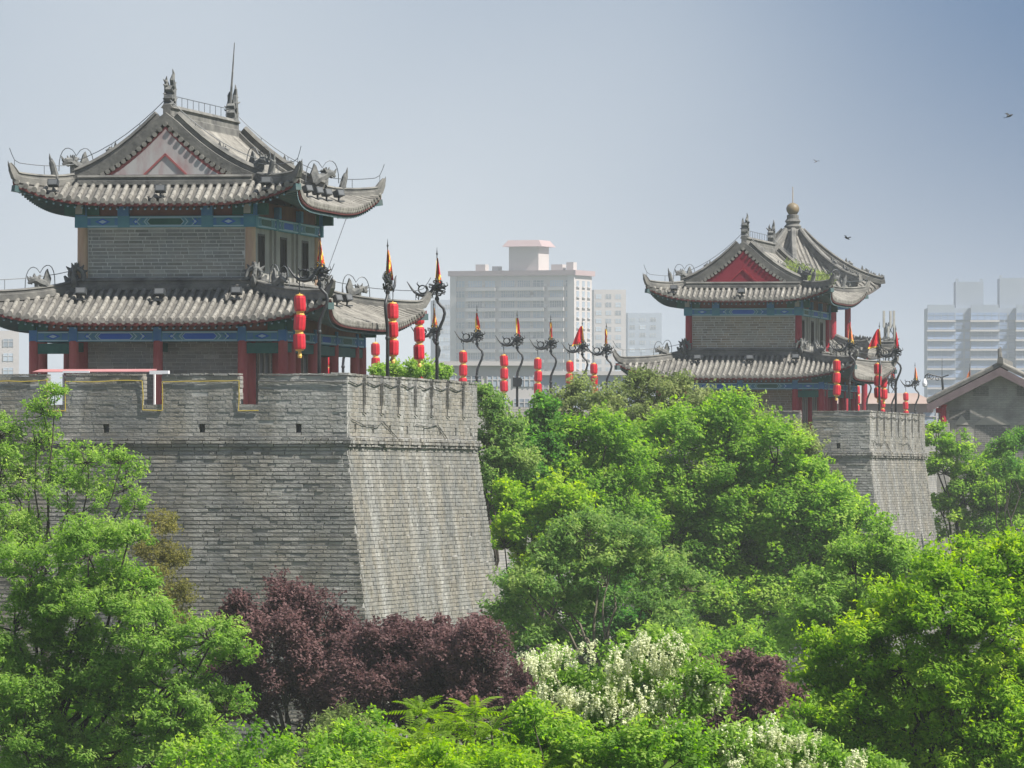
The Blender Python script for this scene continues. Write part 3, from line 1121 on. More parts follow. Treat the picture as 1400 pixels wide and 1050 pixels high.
def tower(org, label, style):
    near = style == 'near'
    c = Vector((-6.15, 10.2, ZB))
    wp = org + Vector((c.x * CT + c.y * ST, -c.x * ST + c.y * CT, ZB))
    T = thing('watch_tower', label, 'tower', wp, -TH, 'grey roofed towers on the bastions')
    low_col = M['red_wood'] if near else M['bright_red']
    up_col = M['faded_wood'] if near else M['bright_red']
    bk = M['tower_brick'] if near else M['far_brick']

    # ---- lower storey
    mb = MB()
    mb.box(-GX - .5, GX + .5, -GY - .5, GY + .5, 0.002, 0.12)
    mb.build('plinth', M['paving'], T)
    z_beam = 3.79 + K
    for x in XS:
        for y in YS:
            if abs(x) > 3 or abs(y) > 6:
                m = MB()
                m.lathe((x, y, 0.12), [(.2, 0), (.2, .08), (.15, .12), (.142, 1.2), (.135, z_beam - .1)], 14)
                m.build('column', low_col, T, smooth=False)
    body = MB()
    body.box(-HX + .003, HX - .003, -HY + .003, HY - .003, 0.12, 5.4 + K)
    body.build('lower_wall', M['joint'], T)
    B = []
    for i in range(int((5.2 + K - .15) / .105)):
        z = .14 + i * .105
        for a, b in lay(-HX + .14, HX - .14, random.random() * .4):
            B.append([(a + b) / 2, -HY + .04 + random.gauss(0, .003), z + .05, (b - a) / 2, .05, .047, min(1, max(0, random.gauss(.45, .15)))])
        for a, b in lay(-HY + .14, HY - .14, random.random() * .4):
            B.append([HX - .04, (a + b) / 2, z + .05, .05, (b - a) / 2, .047, min(1, max(0, random.gauss(.45, .15)))])
            B.append([-HX + .04, (a + b) / 2, z + .05, .05, (b - a) / 2, .047, .45])
    link(boxes_mesh('brickwork', B, bk), 'brickwork', T, 'stuff')
    for sx in (-1, 1):
        for sy in (-1, 1):
            m = MB()
            m.lathe((sx * HX, sy * HY, .12), [(.17, 0), (.16, .1), (.155, 4.0)], 12)
            m.build('inner_column', low_col, T)
    for y in (-1.65, 1.65):
        m = MB()
        m.lathe((HX + .02, y, .12), [(.17, 0), (.16, .1), (.155, 4.0)], 12)
        m.build('inner_column', low_col, T)
    for y in (-3.3, 0, 3.3):
        d = MB()
        d.box(HX + .012, HX + .05, y - .75, y + .75, .14, 2.45, .5, 0)
        for k in (-.78, 0, .78):
            d.box(HX + .02, HX + .09, y + k - .06, y + k + .06, .14, 2.55, .5, 1)
        d.box(HX + .02, HX + .095, y - .84, y + .84, 2.45, 2.6, .5, 1)
        d.build('door', [M['dark_glass'], M['stone']], T)
    # tie beams of the gallery, painted on all sides
    hb = .29
    bm = MB()
    for sy in (-1, 1):
        bm.box(-GX - .1, GX + .1, sy * GY - .09, sy * GY + .09, z_beam, z_beam + hb)
    for sx in (-1, 1):
        bm.box(sx * GX - .088, sx * GX + .088, -GY + .092, GY - .092, z_beam + .001, z_beam + hb - .001)
    for x0, x1 in zip(XS, XS[1:]):
        painted_beam(bm, (x0 + .12, -GY - .091, z_beam), (1, 0, 0), (0, -1, 0), x1 - x0 - .24, hb)
    for y0, y1 in zip(YS, YS[1:]):
        painted_beam(bm, (GX + .089, y0 + .12, z_beam), (0, 1, 0), (1, 0, 0), y1 - y0 - .24, hb)
    for x in XS:
        bm.box(x - .115, x + .115, -GY - .105, -GY + .1, z_beam - .003, z_beam + hb + .12, .5, 1)
    for y in YS:
        bm.box(GX - .1, GX + .105, y - .115, y + .115, z_beam - .004, z_beam + hb + .11, .5, 1)
    bm.build('painted_beam', BEAM(), T)
    # lower hanging beam between narrow bays and panels over the beam
    pn = MB()
    for sy in (-1, 1):
        pn.box(-GX, GX, sy * GY - .05, sy * GY + .05, z_beam + hb + .002, z_beam + hb + .36)
    for sx in (-1, 1):
        pn.box(sx * GX - .049, sx * GX + .049, -GY + .05, GY - .05, z_beam + hb + .003, z_beam + hb + .36)
    pn.build('frieze_panel', M['panel_red'], T)
    def low_beam(*q):
        pn = MB()
        pn.box(*q)
        pn.build('lower_beam', M['green'], T)
    for x0, x1 in ((XS[0], XS[1]), (XS[3], XS[4])):
        low_beam(x0 + .1, x1 - .1, -GY - .05, -GY + .05, z_beam - .34, z_beam - .05)
    for y0, y1 in zip(YS, YS[1:]):
        low_beam(GX - .05, GX + .05, y0 + .1, y1 - .1, z_beam - .30, z_beam - .04)
    for x in XS[1:4]:
        low_beam(x - .06, x + .06, -GY + .1, -HY - .1, z_beam - .28, z_beam - .02)
    for y in YS[1:5]:
        low_beam(HX + .1, GX - .1, y - .06, y + .06, z_beam - .28, z_beam - .02)
    # corner beams sticking out past the corner columns
    for sx in (-1, 1):
        for sy in (-1, 1):
            m = MB()
            m.box(sx * GX - .42, sx * GX + .42, sy * GY - .1, sy * GY + .1, z_beam + hb + .02, z_beam + hb + .32, .5, 0)
            m.box(sx * GX - .1, sx * GX + .1, sy * GY - .42, sy * GY + .42, z_beam + hb + .03, z_beam + hb + .31, .5, 0)
            m.build('corner_beam', M['green'], T)

    # ---- lower roof
    sk = Skirt(4.78, 7.32, 5.22, 7.66, 2.45, 4.98, 4.35 + K, 5.33 + K, .62)
    lower = skirt_roof(sk, T)
    lower.name = 'lower_roof'
    rg = MB()
    zf = 5.30 + K
    for sy in (-1, 1):
        rg.sweep([(-HX - .12, sy * (HY + .10), zf), (HX + .12, sy * (HY + .10), zf)], [(-.1, -.05), (.1, -.05), (.1, .09), (.06, .11), (.06, .2), (.1, .22), (.05, .30), (-.1, .30)], .4)
    for sx in (-1, 1):
        rg.sweep([(sx * (HX + .10), -HY - .1, zf), (sx * (HX + .10), HY + .1, zf)], [(-.1, -.05), (.1, -.05), (.1, .09), (.06, .11), (.06, .2), (.1, .22), (.05, .29), (-.1, .29)], .4)
    rg.build('flashing_ridge', M['ridge'], lower)
    for sx in (-1, 1):
        for sy in (-1, 1):
            sd = 'f' if sy < 0 else 'b'
            path = [sk.P(sd, sx * sk.half(sd, w_), w_, .04) for w_ in (0.96, .8, .65, .5, .35, .2, .1, .03)]
            path[-1] = path[-1] + Vector((0, 0, .06))
            path.append(path[-1] + (path[-1] - path[-2]) * 0.6 + Vector((0, 0, .14)))
            path.append(path[-1] + (path[-2] - path[-3]) * 0.4 + Vector((0, 0, .13)))
            m = MB()
            hip_ridge(m, path, .21, .22, True)
            m.build('hip_ridge', M['ridge'], lower)
            beast_part(lower, path[2] + Vector((0, 0, .18)), path[4] - path[0], .85)
            d = path[-1] - path[-3]
            beast_part(lower, path[-2] + Vector((0, 0, .16)) - d * .2, d, .28)
            wire_along(lower, [p + Vector((0, 0, .22)) for p in path], .28)
            loop_wire(lower, path[2] + Vector((0, 0, .2)), path[4] - path[0], .9)
            # big curled ornament where the flashing turns the corner
            q = Vector((sx * (HX + .16), sy * (HY + .16), zf + .2))
            dd = Vector((sx, sy, 0)).normalized()
            m = MB()
            for ex_, ey_ in ((Vector((sx, 0, 0)), Vector((0, sy, 0))), (Vector((0, sy, 0)), Vector((sx, 0, 0)))):
                pts = []
                for k in range(15):
                    a_ = -.6 + k * .52
                    r_ = .27 * (1 - k / 17)
                    pts.append(q + ex_ * (.02 - math.cos(a_) * r_) + Vector((0, 0, .17 + math.sin(a_) * r_)) + ey_ * .02)
                m.tube(pts, [.085 - .0035 * k for k in range(15)], 7, .3)
                for k in range(5):
                    a_ = .4 + k * .5
                    c_ = q + ex_ * (-math.cos(a_) * .24) + Vector((0, 0, .17 + math.sin(a_) * .24))
                    m.tube([c_, c_ + ex_ * (-math.cos(a_) * .14) + Vector((0, 0, math.sin(a_) * .14))], [.06, .012], 5, .3)
                m.tube([q + ex_ * .1 - Vector((0, 0, .12)), q + ex_ * .24 + Vector((0, 0, .02)), q + ex_ * .33 + Vector((0, 0, .16))], [.12, .09, .03], 6, .3)
            m.build('corner_ornament', M['beast'], lower)

    # ---- upper storey
    zu0, zub = 5.42 + K, 7.02 + K
    hb2 = .32
    body = MB()
    body.box(-HX + .1, HX - .1, -HY + .001, HY - .1, 5.401 + K, zub + hb2 + .4)
    body.build('upper_wall', M['joint'], T)
    nC = 15
    chh = (zub - .05 - zu0) / nC
    sing = []
    for i in range(nC):
        for a, b in lay(-HX + .17, HX - .17, random.random() * .4):
            sing.append([(a + b) / 2, -HY + .05 + random.gauss(0, .002), zu0 + (i + .5) * chh, (b - a) / 2 - .002, .06, chh / 2 - .011, min(.99, max(0, random.gauss(.5, .26)))])
    us = tower.units.get(style)
    if us is None:
        us = tower.units[style] = [boxes_mesh('brick', [[0, 0, 0, .5, .5, .5, .12 + .085 * k]], bk, '+y', .015) for k in range(10)]
    for b in sing[:290]:
        o = link(us[int(b[6] * 10)], 'brick', T, None, (b[0], b[1], b[2]))
        o.scale = (2 * b[3], 2 * b[4], 2 * b[5])
    m = MB()
    m.box(-HX + .15, HX - .15, -HY + .02, -HY + .12, zub - .07, zub - .002)
    m.build('top_course', M['stone'], T)
    for sx in (-1, 1):
        for sy in (-1, 1):
            m = MB()
            m.lathe((sx * HX, sy * HY, 5.35 + K), [(.155, 0), (.15, .8), (.145, zub - 5.35 - K)], 14)
            m.build('upper_column', up_col, T)
    # side wall: plaster bays, pilasters, three tall windows
    for sx in (-1, 1):
        side = MB()
        for a, b in ((-HY + .12, -3.8), (-2.8, -.5), (.5, 2.8), (3.8, HY - .12)):
            side.box(*(sorted((sx * (HX - .11), sx * (HX - .02)))), a, b, zu0, zub)
        for y in (-3.3, 0, 3.3):
            side.box(*(sorted((sx * (HX - .11), sx * (HX - .025)))), y - .5, y + .5, zu0, zu0 + .38)
            side.box(*(sorted((sx * (HX - .11), sx * (HX - .025)))), y - .5, y + .5, zu0 + 1.45, zub)
        for y in (-1.95, -1.35, 1.35, 1.95):
            side.box(*(sorted((sx * (HX - .03), sx * (HX + .06)))), y - .1, y + .1, zu0, zub)
        side.build('side_wall', M['stone'], T)
        for y in (-3.3, 0, 3.3):
            f = MB()
            xa, xb = sorted((sx * (HX - .09), sx * (HX - .005)))
            for k in (-.5, .44):
                f.box(xa, xb, y + k, y + k + .06, zu0 + .38, zu0 + 1.45)
            f.box(xa, xb, y - .44, y + .44, zu0 + .381, zu0 + .44)
            f.box(xa, xb, y - .44, y + .44, zu0 + 1.39, zu0 + 1.449)
            fo = f.build('window', M['frame'], T)
            pa = MB()
            xa, xb = sorted((sx * (HX - .10), sx * (HX - .07)))
            pa.box(xa, xb, y - .44, y + .44, zu0 + .44, zu0 + 1.39)
            pa.build('pane', M['dark_glass'], fo)
            la = MB()
            xa, xb = sorted((sx * (HX - .068), sx * (HX - .045)))
            for k in (-.22, 0, .22):
                la.box(xa, xb, y + k - .012, y + k + .012, zu0 + .44, zu0 + 1.39)
            la.build('lattice', M['frame'], fo)
    bm = MB()
    for sy in (-1, 1):
        bm.box(-HX - .2, HX + .2, sy * HY - .13, sy * HY + .13, zub, zub + hb2)
    for sx in (-1, 1):
        bm.box(sx * HX - .128, sx * HX + .128, -HY + .132, HY - .132, zub + .001, zub + hb2 - .001)
    for x0, x1 in ((-HX, -1.2), (-1.2, 1.2), (1.2, HX)):
        painted_beam(bm, (x0 + .06, -HY - .131, zub), (1, 0, 0), (0, -1, 0), x1 - x0 - .12, hb2)
    for y0, y1 in ((-HY, -1.65), (-1.65, 1.65), (1.65, HY)):
        painted_beam(bm, (HX + .129, y0 + .06, zub), (0, 1, 0), (1, 0, 0), y1 - y0 - .12, hb2)
    for x in (-HX, -1.2, 1.2, HX):
        bm.box(x - .17, x + .17, -HY - .145, -HY, zub - .003, zub + hb2 + .003, .5, 0)
        bm.box(x - .16, x + .16, -HY - .22, -HY, zub + hb2 + .005, zub + hb2 + .33, .5, 1)
    for y in (-HY, -1.65, 1.65, HY):
        bm.box(HX, HX + .143, y - .17, y + .17, zub - .004, zub + hb2 + .002, .5, 0)
        bm.box(HX, HX + .22, y - .16, y + .16, zub + hb2 + .006, zub + hb2 + .33, .5, 1)
    bm.build('painted_beam', BEAM(), T)
    pn = MB()
    zp = zub + hb2 + .002
    for sy in (-1, 1):
        pn.box(-HX, HX, sy * HY - .06, sy * HY + .06, zp, zp + .42)
    for sx in (-1, 1):
        pn.box(sx * HX - .059, sx * HX + .059, -HY + .06, HY - .06, zp + .001, zp + .42)
    pn.build('frieze_panel', M['panel_red'], T)
    for sx in (-1, 1):
        for sy in (-1, 1):
            m = MB()
            m.box(sx * HX - .5, sx * HX + .5, sy * HY - .12, sy * HY + .12, zp + .02, zp + .34, .5, 0)
            m.box(sx * HX - .12, sx * HX + .12, sy * HY - .5, sy * HY + .5, zp + .03, zp + .33, .5, 0)
            for s2 in (-1, 1):
                m.box(sx * HX - .1, sx * HX + .1, sy * HY + s2 * .502 - .004, sy * HY + s2 * .502 + .004, zp + .05, zp + .31, .5, 1)
            m.build('corner_beam', [M['green'], M['stone']], T)

    # ---- upper roof: hip-and-gable
    su = Skirt(3.74, 6.14, 4.07, 6.44, 2.62, 4.98, 7.72 + K, 8.31 + K, .60, .15)
    dz_top = su.zt - zM(su.tx)
    zz = lambda x: zM(x) + dz_top * (abs(x) / su.tx) ** 2
    upper = skirt_roof(su, T, above={'y': 4.62, 'z': zz})
    upper.name = 'upper_roof'
    for sx in (-1, 1):
        rows = []
        for i in range(21):
            y = -5.06 + 10.12 * i / 20
            rows.append([Vector((sx * su.tx * (1 - j / 10), y, zz(su.tx * (1 - j / 10)) - .02)) for j in range(11)])
        uv_sheet(rows, M['pan'], 'pan_sheet', upper)
    for sy in (-1, 1):
        # gable: recessed wall, inset triangle, verge tiles with round ends, board
        prof = [su.tx * (1 - 2 * j / 24) for j in range(25)]
        gp = MB()
        yb = sy * 5.085
        top = [(x, zz(x) - .22) for x in prof if abs(x) < 2.2]
        zb = 8.47 + K
        for (xa, za), (xb, zb_) in zip(top, top[1:]):
            gp.add([(xa, yb, zb), (xb, yb, zb), (xb, yb, max(zb, zb_)), (xa, yb, max(zb, za))], [(0, 1, 2, 3) if sy < 0 else (3, 2, 1, 0)])
        go = gp.build('gable_wall', M['outline_red'] if near else M['gable_red'], upper)
        gi = MB()
        y2 = yb + sy * .012
        top = [(x, zz(x) - .30 - .03 * abs(x)) for x in prof if abs(x) < 1.75]
        for (xa, za), (xb, zb_) in zip(top, top[1:]):
            gi.add([(xa, y2, zb + .03), (xb, y2, zb + .03), (xb, y2, max(zb + .03, zb_)), (xa, y2, max(zb + .03, za))], [(0, 1, 2, 3) if sy < 0 else (3, 2, 1, 0)])
        if near:
            gi.build('gable_plaster', M['pink_plaster'], upper)
        tr = MB()
        y3 = yb + sy * .03
        for s2 in (-1, 1):
            for (w_, hh, mm) in ((.56, .56, 0),):
                a, b = Vector((s2 * .60, y3, zb + .03)), Vector((0, y3, zb + .60))
                n_ = Vector((s2 * .69, 0, .72)) * .028
                yy = Vector((0, .012, 0))
                tr.obox((a + b) / 2, (b - a) / 2 * 1.03, yy, n_)
        tr.build('gable_triangle', M['outline_red'] if near else M['bright_red'], upper)
        vt, bd = MB(), MB()
        nv = 34
        for i in range(nv + 1):
            x = -2.55 + 5.1 * i / nv
            z_ = zz(x) - .17
            p0 = Vector((x, sy * 5.125, z_))
            pts = [p0, Vector((x, sy * 4.86, z_ + .05))]
            row_mesh(vt, pts, Vector((1, 0, 0)), Vector((0, sy, 0)), .062, .4, random.uniform(.3, .7))
        vt.build('verge_tiles', M['tile'], upper, kind='stuff')
        pth = [Vector((x, sy * 4.99, zz(x) - .03)) for x in prof]
        bd.sweep(pth, [(-.12, -.06), (.12, -.06), (.12, .0), (.07, .03), (.07, .09), (.12, .12), (.12, .2), (-.12, .2)], .3, 0, (0, 1, 0))
        bd.build('barge_molding', M['ridge'], upper)
        fl = MB()
        fl.sweep([(-2.5, sy * 5.12, 8.26 + K), (2.5, sy * 5.12, 8.26 + K)], [(-.13, -.05), (.13, -.05), (.13, .07), (.08, .09), (.08, .15), (.13, .17), (.1, .23), (-.13, .23)], .45)
        fl.build('flashing_ridge', M['ridge'], upper)
    for sx in (-1, 1):
        for sy in (-1, 1):
            pth = [Vector((sx * x, sy * 4.80, zz(x))) for x in (.08, .4, .8, 1.2, 1.6, 2.0, 2.35, 2.62)]
            m = MB()
            hip_ridge(m, pth, .30, .40)
            m.build('gable_ridge', M['ridge'], upper)
            wire_along(upper, [p + Vector((0, 0, .36)) for p in pth], .25)
            beast_part(upper, pth[4] + Vector((0, 0, .36)), pth[5] - pth[4], .42)
            beast_part(upper, pth[-1] + Vector((0, 0, .30)), Vector((sx, sy * .8, 0)), .95)
            loop_wire(upper, pth[-1] + Vector((0, 0, .3)), Vector((sx, sy * .8, 0)), 1.0)
            sd = 'f' if sy < 0 else 'b'
            path = [su.P(sd, sx * su.half(sd, w_), w_, .04) for w_ in (0.98, .82, .66, .5, .35, .22, .1, .02)]
            path[-1] = path[-1] + Vector((0, 0, .06))
            path.append(path[-1] + (path[-1] - path[-2]) * .6 + Vector((0, 0, .13)))
            path.append(path[-1] + (path[-2] - path[-3]) * .4 + Vector((0, 0, .12)))
            m = MB()
            hip_ridge(m, path, .2, .22, True)
            m.build('hip_ridge', M['ridge'], upper)
            d = path[-1] - path[-3]
            beast_part(upper, path[2] + Vector((0, 0, .18)), d, .7)
            beast_part(upper, path[-1] - Vector((0, 0, .12)) - d * .1, d, .3)
            wire_along(upper, [p + Vector((0, 0, .22)) for p in path], .25)
            # beam end poking out under the tip
            m = MB()
            tip = su.P(sd, sx * su.half(sd, 0), 0, -.22)
            m.sweep([su.P(sd, sx * su.half(sd, .5), .5, -.28), tip], [(-.09, -.1), (.09, -.1), (.09, .08), (-.09, .08)])
            m.build('hip_rafter', M['rafter'], upper)
            tip = sk.P(sd, sx * sk.half(sd, 0), 0, -.22)
            m = MB()
            m.sweep([sk.P(sd, sx * sk.half(sd, .5), .5, -.28), tip], [(-.1, -.11), (.1, -.11), (.1, .08), (-.1, .08)])
            m.build('hip_rafter', M['rafter'], lower)
    m = MB()
    m.sweep([(0, -4.9, zM(0) - .06), (0, 4.9, zM(0) - .06)], [(-.17, -.1), (.17, -.1), (.17, .14), (.11, .17), (.11, .34), (.17, .37), (.1, .46), (-.1, .46), (-.17, .37), (-.11, .34), (-.11, .17), (-.17, .14)], .5)
    m.build('main_ridge', M['ridge'], upper)
    wire_along(upper, [Vector((0, -4.4 + .8 * i, zM(0) + .4)) for i in range(12)], .28, .7)
    ol = [(-.34, 0), (.30, 0), (.34, .2), (.24, .34), (.36, .5), (.34, .68), (.16, .64), (.10, .78), (.2, .95), (.12, 1.14), (-.02, .96), (-.1, .82), (-.22, .98), (-.30, .86), (-.26, .66), (-.40, .5), (-.30, .3)]
    for sy in (-1, 1):
        m = MB()
        sc_ = 0.92 if near else 1.0
        zf_ = zM(0) + .30
        m.extrude([(u * .8, v * sc_ * .62) for u, v in ol], (0, sy * 4.45, zf_), (0, sy, 0), (0, 0, 1), (1, 0, 0), .15, .4, 0, .35)
        for s2, hh in ((-1, .92), (1, 1.12)):
            px_ = s2 * .085
            m.tube([(px_, sy * 4.5, zf_ + .2), (px_ * 1.1, sy * 4.42, zf_ + hh * .5), (px_ * .9, sy * 4.52, zf_ + hh * .72), (px_ * 1.25, sy * 4.46, zf_ + hh * .88), (px_, sy * 4.5, zf_ + hh)], [.10, .085, .075, .04, .008], 6, .3)
            for k in range(9):
                a_ = random.uniform(0, 6.28)
                z_ = zf_ + .1 + .075 * k
                m.tube([(px_, sy * 4.45, z_), (px_ + s2 * random.uniform(.04, .13), sy * 4.45 + math.cos(a_) * .25, z_ + random.uniform(.02, .12))], [.06, .012], 5, random.random())
        if near and sy > 0:
            m.tube([(-.05, 4.4, zM(0) + .7), (.0, 4.45, zM(0) + 1.6), (.06, 4.5, zM(0) + 2.65)], [.05, .028, .012], 6)
        m.build('ridge_finial', M['beast'], upper)
    # floodlights standing on the tiles
    fl_ = [(sk.P('f', x, .62, .03), (0, -1, 0)) for x in ((-2.25, 0.0, 2.2) if near else (-1.9, .4, 2.4))]
    fl_ += [(su.P('f', x, .12, .03), (0, -1, 0)) for x in ((-3.0, 0.05, 3.1) if near else (-2.9, .05))]
    if near:
        fl_ += [(su.P('r', y, .35, .05), (1, -.5, 0)) for y in (-1.4, .2, 1.6, 3.4)]
        fl_ += [(sk.P('r', y, .6, .05), (1, -.5, 0)) for y in (3.0, 4.4)]
    if near:
        hw = MB()
        ends = []
        for px_, py_, D_ in ((474, 297, 228.5), (462, 330, 226.5), (447, 372, 224)):
            q = W(px_, py_, D_) - wp
            ends.append((q.x * CT - q.y * ST, q.x * ST + q.y * CT, q.z))
        hw.tube(ends, .012, 4)
        hw.build('hanging_wire', M['wire'], T)
    for p, o in fl_:
        floodlight('floodlight', T, p, o)
    return T


tower.units = {}
near_t = tower(O1, 'near two storey watch tower with worn pink gable and faded columns', 'near')
far_t = tower(O2, 'distant two storey watch tower with solid red gable and red columns', 'far')

# ------------------------------------------------------------------ dragon lamp posts and their lanterns
ZW = ZB - 0.0


def loc_bastion(org, t, s, z=ZB):
    return Vector((org.x + t * CT + s * ST, org.y - t * ST + s * CT, z))


def spiral(c, r0, turns, ux, uz, start=0.0, n=16, shrink=0.75):
    c, ux, uz = Vector(c), Vector(ux), Vector(uz)
    out = []
    for i in range(n + 1):
        k = i / n
        a = start + turns * 2 * math.pi * k
        r = r0 * (1 - shrink * k)
        out.append(c + ux * (math.cos(a) * r) + uz * (math.sin(a) * r))
    return out


def make_post_meshes():
    """pole with S bend, coiled dragon bracket (arm along +x), spear tip"""
    X, Z, Y = Vector((1, 0, 0)), Vector((0, 0, 1)), Vector((0, 1, 0))
    p = MB()
    pts = [(0, 0, 0), (0, 0, 3.0), (-.02, 0, 3.2), (-.10, 0, 3.4), (-.19, 0, 3.6), (-.235, 0, 3.78), (-.20, 0, 3.93), (-.10, 0, 4.03), (-.02, 0, 4.12), (0, 0, 4.25), (0, 0, 4.62)]
    p.tube(pts, [.055, .05, .05, .048, .045, .045, .045, .045, .045, .045, .04], 10)
    p.lathe((0, 0, 0), [(.14, 0), (.14, .05), (.09, .1), (.085, .5), (.06, .55)], 10)
    for z in (1.3, 2.9, 4.22):
        p.lathe((0, 0, z), [(.05, -.05), (.068, -.03), (.068, .03), (.05, .05)], 10)
    pole = p.mesh('pole', M['black'], True)
    d = MB()

    def w_(pts, r, n=7):
        d.tube([Vector(q) for q in pts], r, n)
    w_([(-.14, 0, 4.62), (-.06, .02, 4.72), (.06, 0, 4.62), (.16, -.02, 4.45), (.30, 0, 4.33), (.48, .02, 4.28), (.66, 0, 4.32), (.80, -.01, 4.42), (.90, 0, 4.55), (.99, .01, 4.70), (1.06, 0, 4.80)],
       [.05, .08, .095, .09, .075, .065, .055, .045, .035, .025, .008])
    lp = spiral((.50, .03, 4.52), .17, 1.15, X, Z, 2.2, 18, .25)
    w_(lp, [.035 - .0008 * i for i in range(len(lp))], 6)
    w_([(.62, .02, 4.62), (.70, .02, 4.72), (.66, .02, 4.80)], [.03, .02, .006])
    # head with open jaws near the pole, mane and whiskers
    w_([(-.02, 0, 4.55), (-.12, 0, 4.60), (-.22, 0, 4.58), (-.30, 0, 4.50)], [.08, .085, .06, .02])
    w_([(-.06, 0, 4.48), (-.16, 0, 4.45), (-.26, 0, 4.38)], [.06, .045, .015])
    for sy in (-1, 1):
        for c, r, st in (((-.10, .07 * sy, 4.76), .09, .5), ((.06, .08 * sy, 4.80), .10, 1.6), ((-.22, .06 * sy, 4.68), .08, 3.4), ((-.24, .07 * sy, 4.42), .08, 4.4), ((.12, .09 * sy, 4.36), .09, 5.2), ((-.06, .09 * sy, 4.34), .08, 2.6), ((.22, .08 * sy, 4.62), .09, .9)):
            q = spiral(c, r, 1.3, X, Z, st, 14)
            w_(q, [.022 - .001 * i for i in range(len(q))], 5)
        w_([(.10, .05 * sy, 4.45), (.20, .12 * sy, 4.30), (.16, .14 * sy, 4.18)], [.04, .03, .01], 5)
        w_([(-.24, .03 * sy, 4.56), (-.38, .06 * sy, 4.66), (-.34, .07 * sy, 4.78)], [.016, .012, .005], 5)
    w_([(.70, 0, 4.36), (.74, 0, 4.24), (.66, 0, 4.18)], [.03, .022, .008], 5)
    d.v = [(x * .86, y, 4.45 + (z - 4.45) * .82) for x, y, z in d.v]
    w_([(.55, 0, 4.30), (.56, 0, 4.14), (.545, 0, 4.04), (.55, 0, 3.98)], [.018, .014, .012, .012], 5)
    bracket = d.mesh('dragon_bracket', M['black'], True)
    s = MB()
    s.tube([(0, 0, 4.60), (0, 0, 5.45), (0, 0, 5.52), (0, 0, 5.56), (0, 0, 5.60), (0, 0, 5.76)], [.016, .014, .014, .034, .016, .003], 8)
    spear = s.mesh('spear', M['black'])
    # lantern: ribbed silk drum between two gilt rims
    l = MB()
    n = 20
    prof = [(.115, -.215), (.156, -.205), (.168, -.15), (.170, 0), (.168, .15), (.156, .205), (.115, .215)]
    vs_, fs = [], []
    for r, z in prof:
        for k in range(n):
            a = 2 * math.pi * k / n
            rr = r * (1.0 if k % 2 else .955)
            vs_.append((rr * math.cos(a), rr * math.sin(a), z))
    for i in range(len(prof) - 1):
        for k in range(n):
            k2 = (k + 1) % n
            l.add([vs_[i * n + k], vs_[i * n + k2], vs_[(i + 1) * n + k2], vs_[(i + 1) * n + k]], [(0, 1, 2, 3)], .35 + .3 * (k % 2))  # facets alternate lighter and darker: shading of the folds painted as tone
    lant = l.mesh('lantern', M['lantern'])
    l = MB()
    l.lathe((0, 0, .225), [(.06, -.035), (.112, -.028), (.118, 0), (.112, .028), (.06, .035)], 14)
    rim = l.mesh('rim', M['gold'])
    l = MB()
    l.lathe((0, 0, -.27), [(.02, .03), (.05, 0), (.045, -.05), (.065, -.12), (.05, -.18)], 10)
    tas = l.mesh('tassel', M['gold'])
    return pole, bracket, spear, lant, rim, tas


PM = make_post_meshes()


def pennant(rz, kind, swing, tall=1.0):
    """limp triangular pennant hanging along the spear, folded; swing opens it to the +x side"""
    mats = [M['flag_red'], M['flag_yellow'], M['flag_orange']]
    mb = MB()
    n, m = 12, 6
    ph = random.random() * 6
    pts = []
    for i in range(n + 1):
        v = i / n
        wd = (.06 + .32 * v ** .8) * (1 + 1.5 * swing)
        row = []
        for j in range(m + 1):
            u = j / m
            fold = .055 * math.sin(u * 9 + v * 3 + ph) * (1 - swing * .6)
            x = (u - .25 * (1 - swing)) * wd * (.62 if swing < .2 else 1)
            row.append(Vector((x, fold + .02, 5.44 - v * .78 * tall - u * .10 * v)))
        pts.append(row)
    for i in range(n):
        for j in range(m):
            edge = j in (0, m - 1) or i >= n - 1
            if kind == 'yellow':
                mi = 0 if (math.sin(i * 1.3 + j * 1.7 + ph) > .45) else (2 if (i + j) % 4 == 0 else 1)
            elif kind == 'mixed':
                mi = 1 if (i > 6 and math.sin(i * 1.9 + j * 2.1 + ph) > -.3) else (1 if j == 0 else 0)
            elif kind == 'orange':
                mi = 2 if i < 9 else 1
            else:
                mi = 1 if j in (0,) or i >= n - 1 else 0
            mb.add([pts[i][j], pts[i][j + 1], pts[i + 1][j + 1], pts[i + 1][j]], [(0, 1, 2, 3)], .5, mi)
    return mb.mesh('pennant', mats)


def lamp_post(loc, rz, label, llabel, kind='red', swing=0.0, lanterns=3, flag_rz=0.0):
    t = thing('lamp_post', label, 'lamp post', loc, rz, 'dragon lamp posts along the wall')
    link(PM[0], 'pole', t)
    link(PM[1], 'dragon_bracket', t)
    link(PM[2], 'spear', t)
    f = link(pennant(0, kind, swing), 'pennant', t)
    f.rotation_euler = (0, 0, flag_rz - rz)
    if lanterns:
        hook = Vector((0.55 * math.cos(rz), 0.55 * math.sin(rz), 3.98)) + Vector(loc)
        s = thing('lantern_string', llabel, 'lantern', hook, random.uniform(0, 1), 'red lantern strings hanging from the lamp posts')
        c = MB()
        c.tube([(0, 0, 0), (0, 0, -.05)], .012, 5)
        c.build('cord', M['gold'], s)
        for k in range(lanterns):
            z = -.05 - .245 - .525 * k
            la = link(PM[3], 'lantern', s, None, (random.uniform(-.015, .015), 0, z))
            la.rotation_euler = (random.gauss(0, .05), random.gauss(0, .05), random.random())
            link(PM[4], 'rim', la)
            link(PM[4], 'rim', la, None, (0, 0, -.45))
            if k == lanterns - 1:
                link(PM[5], 'tassel', la)
    return t


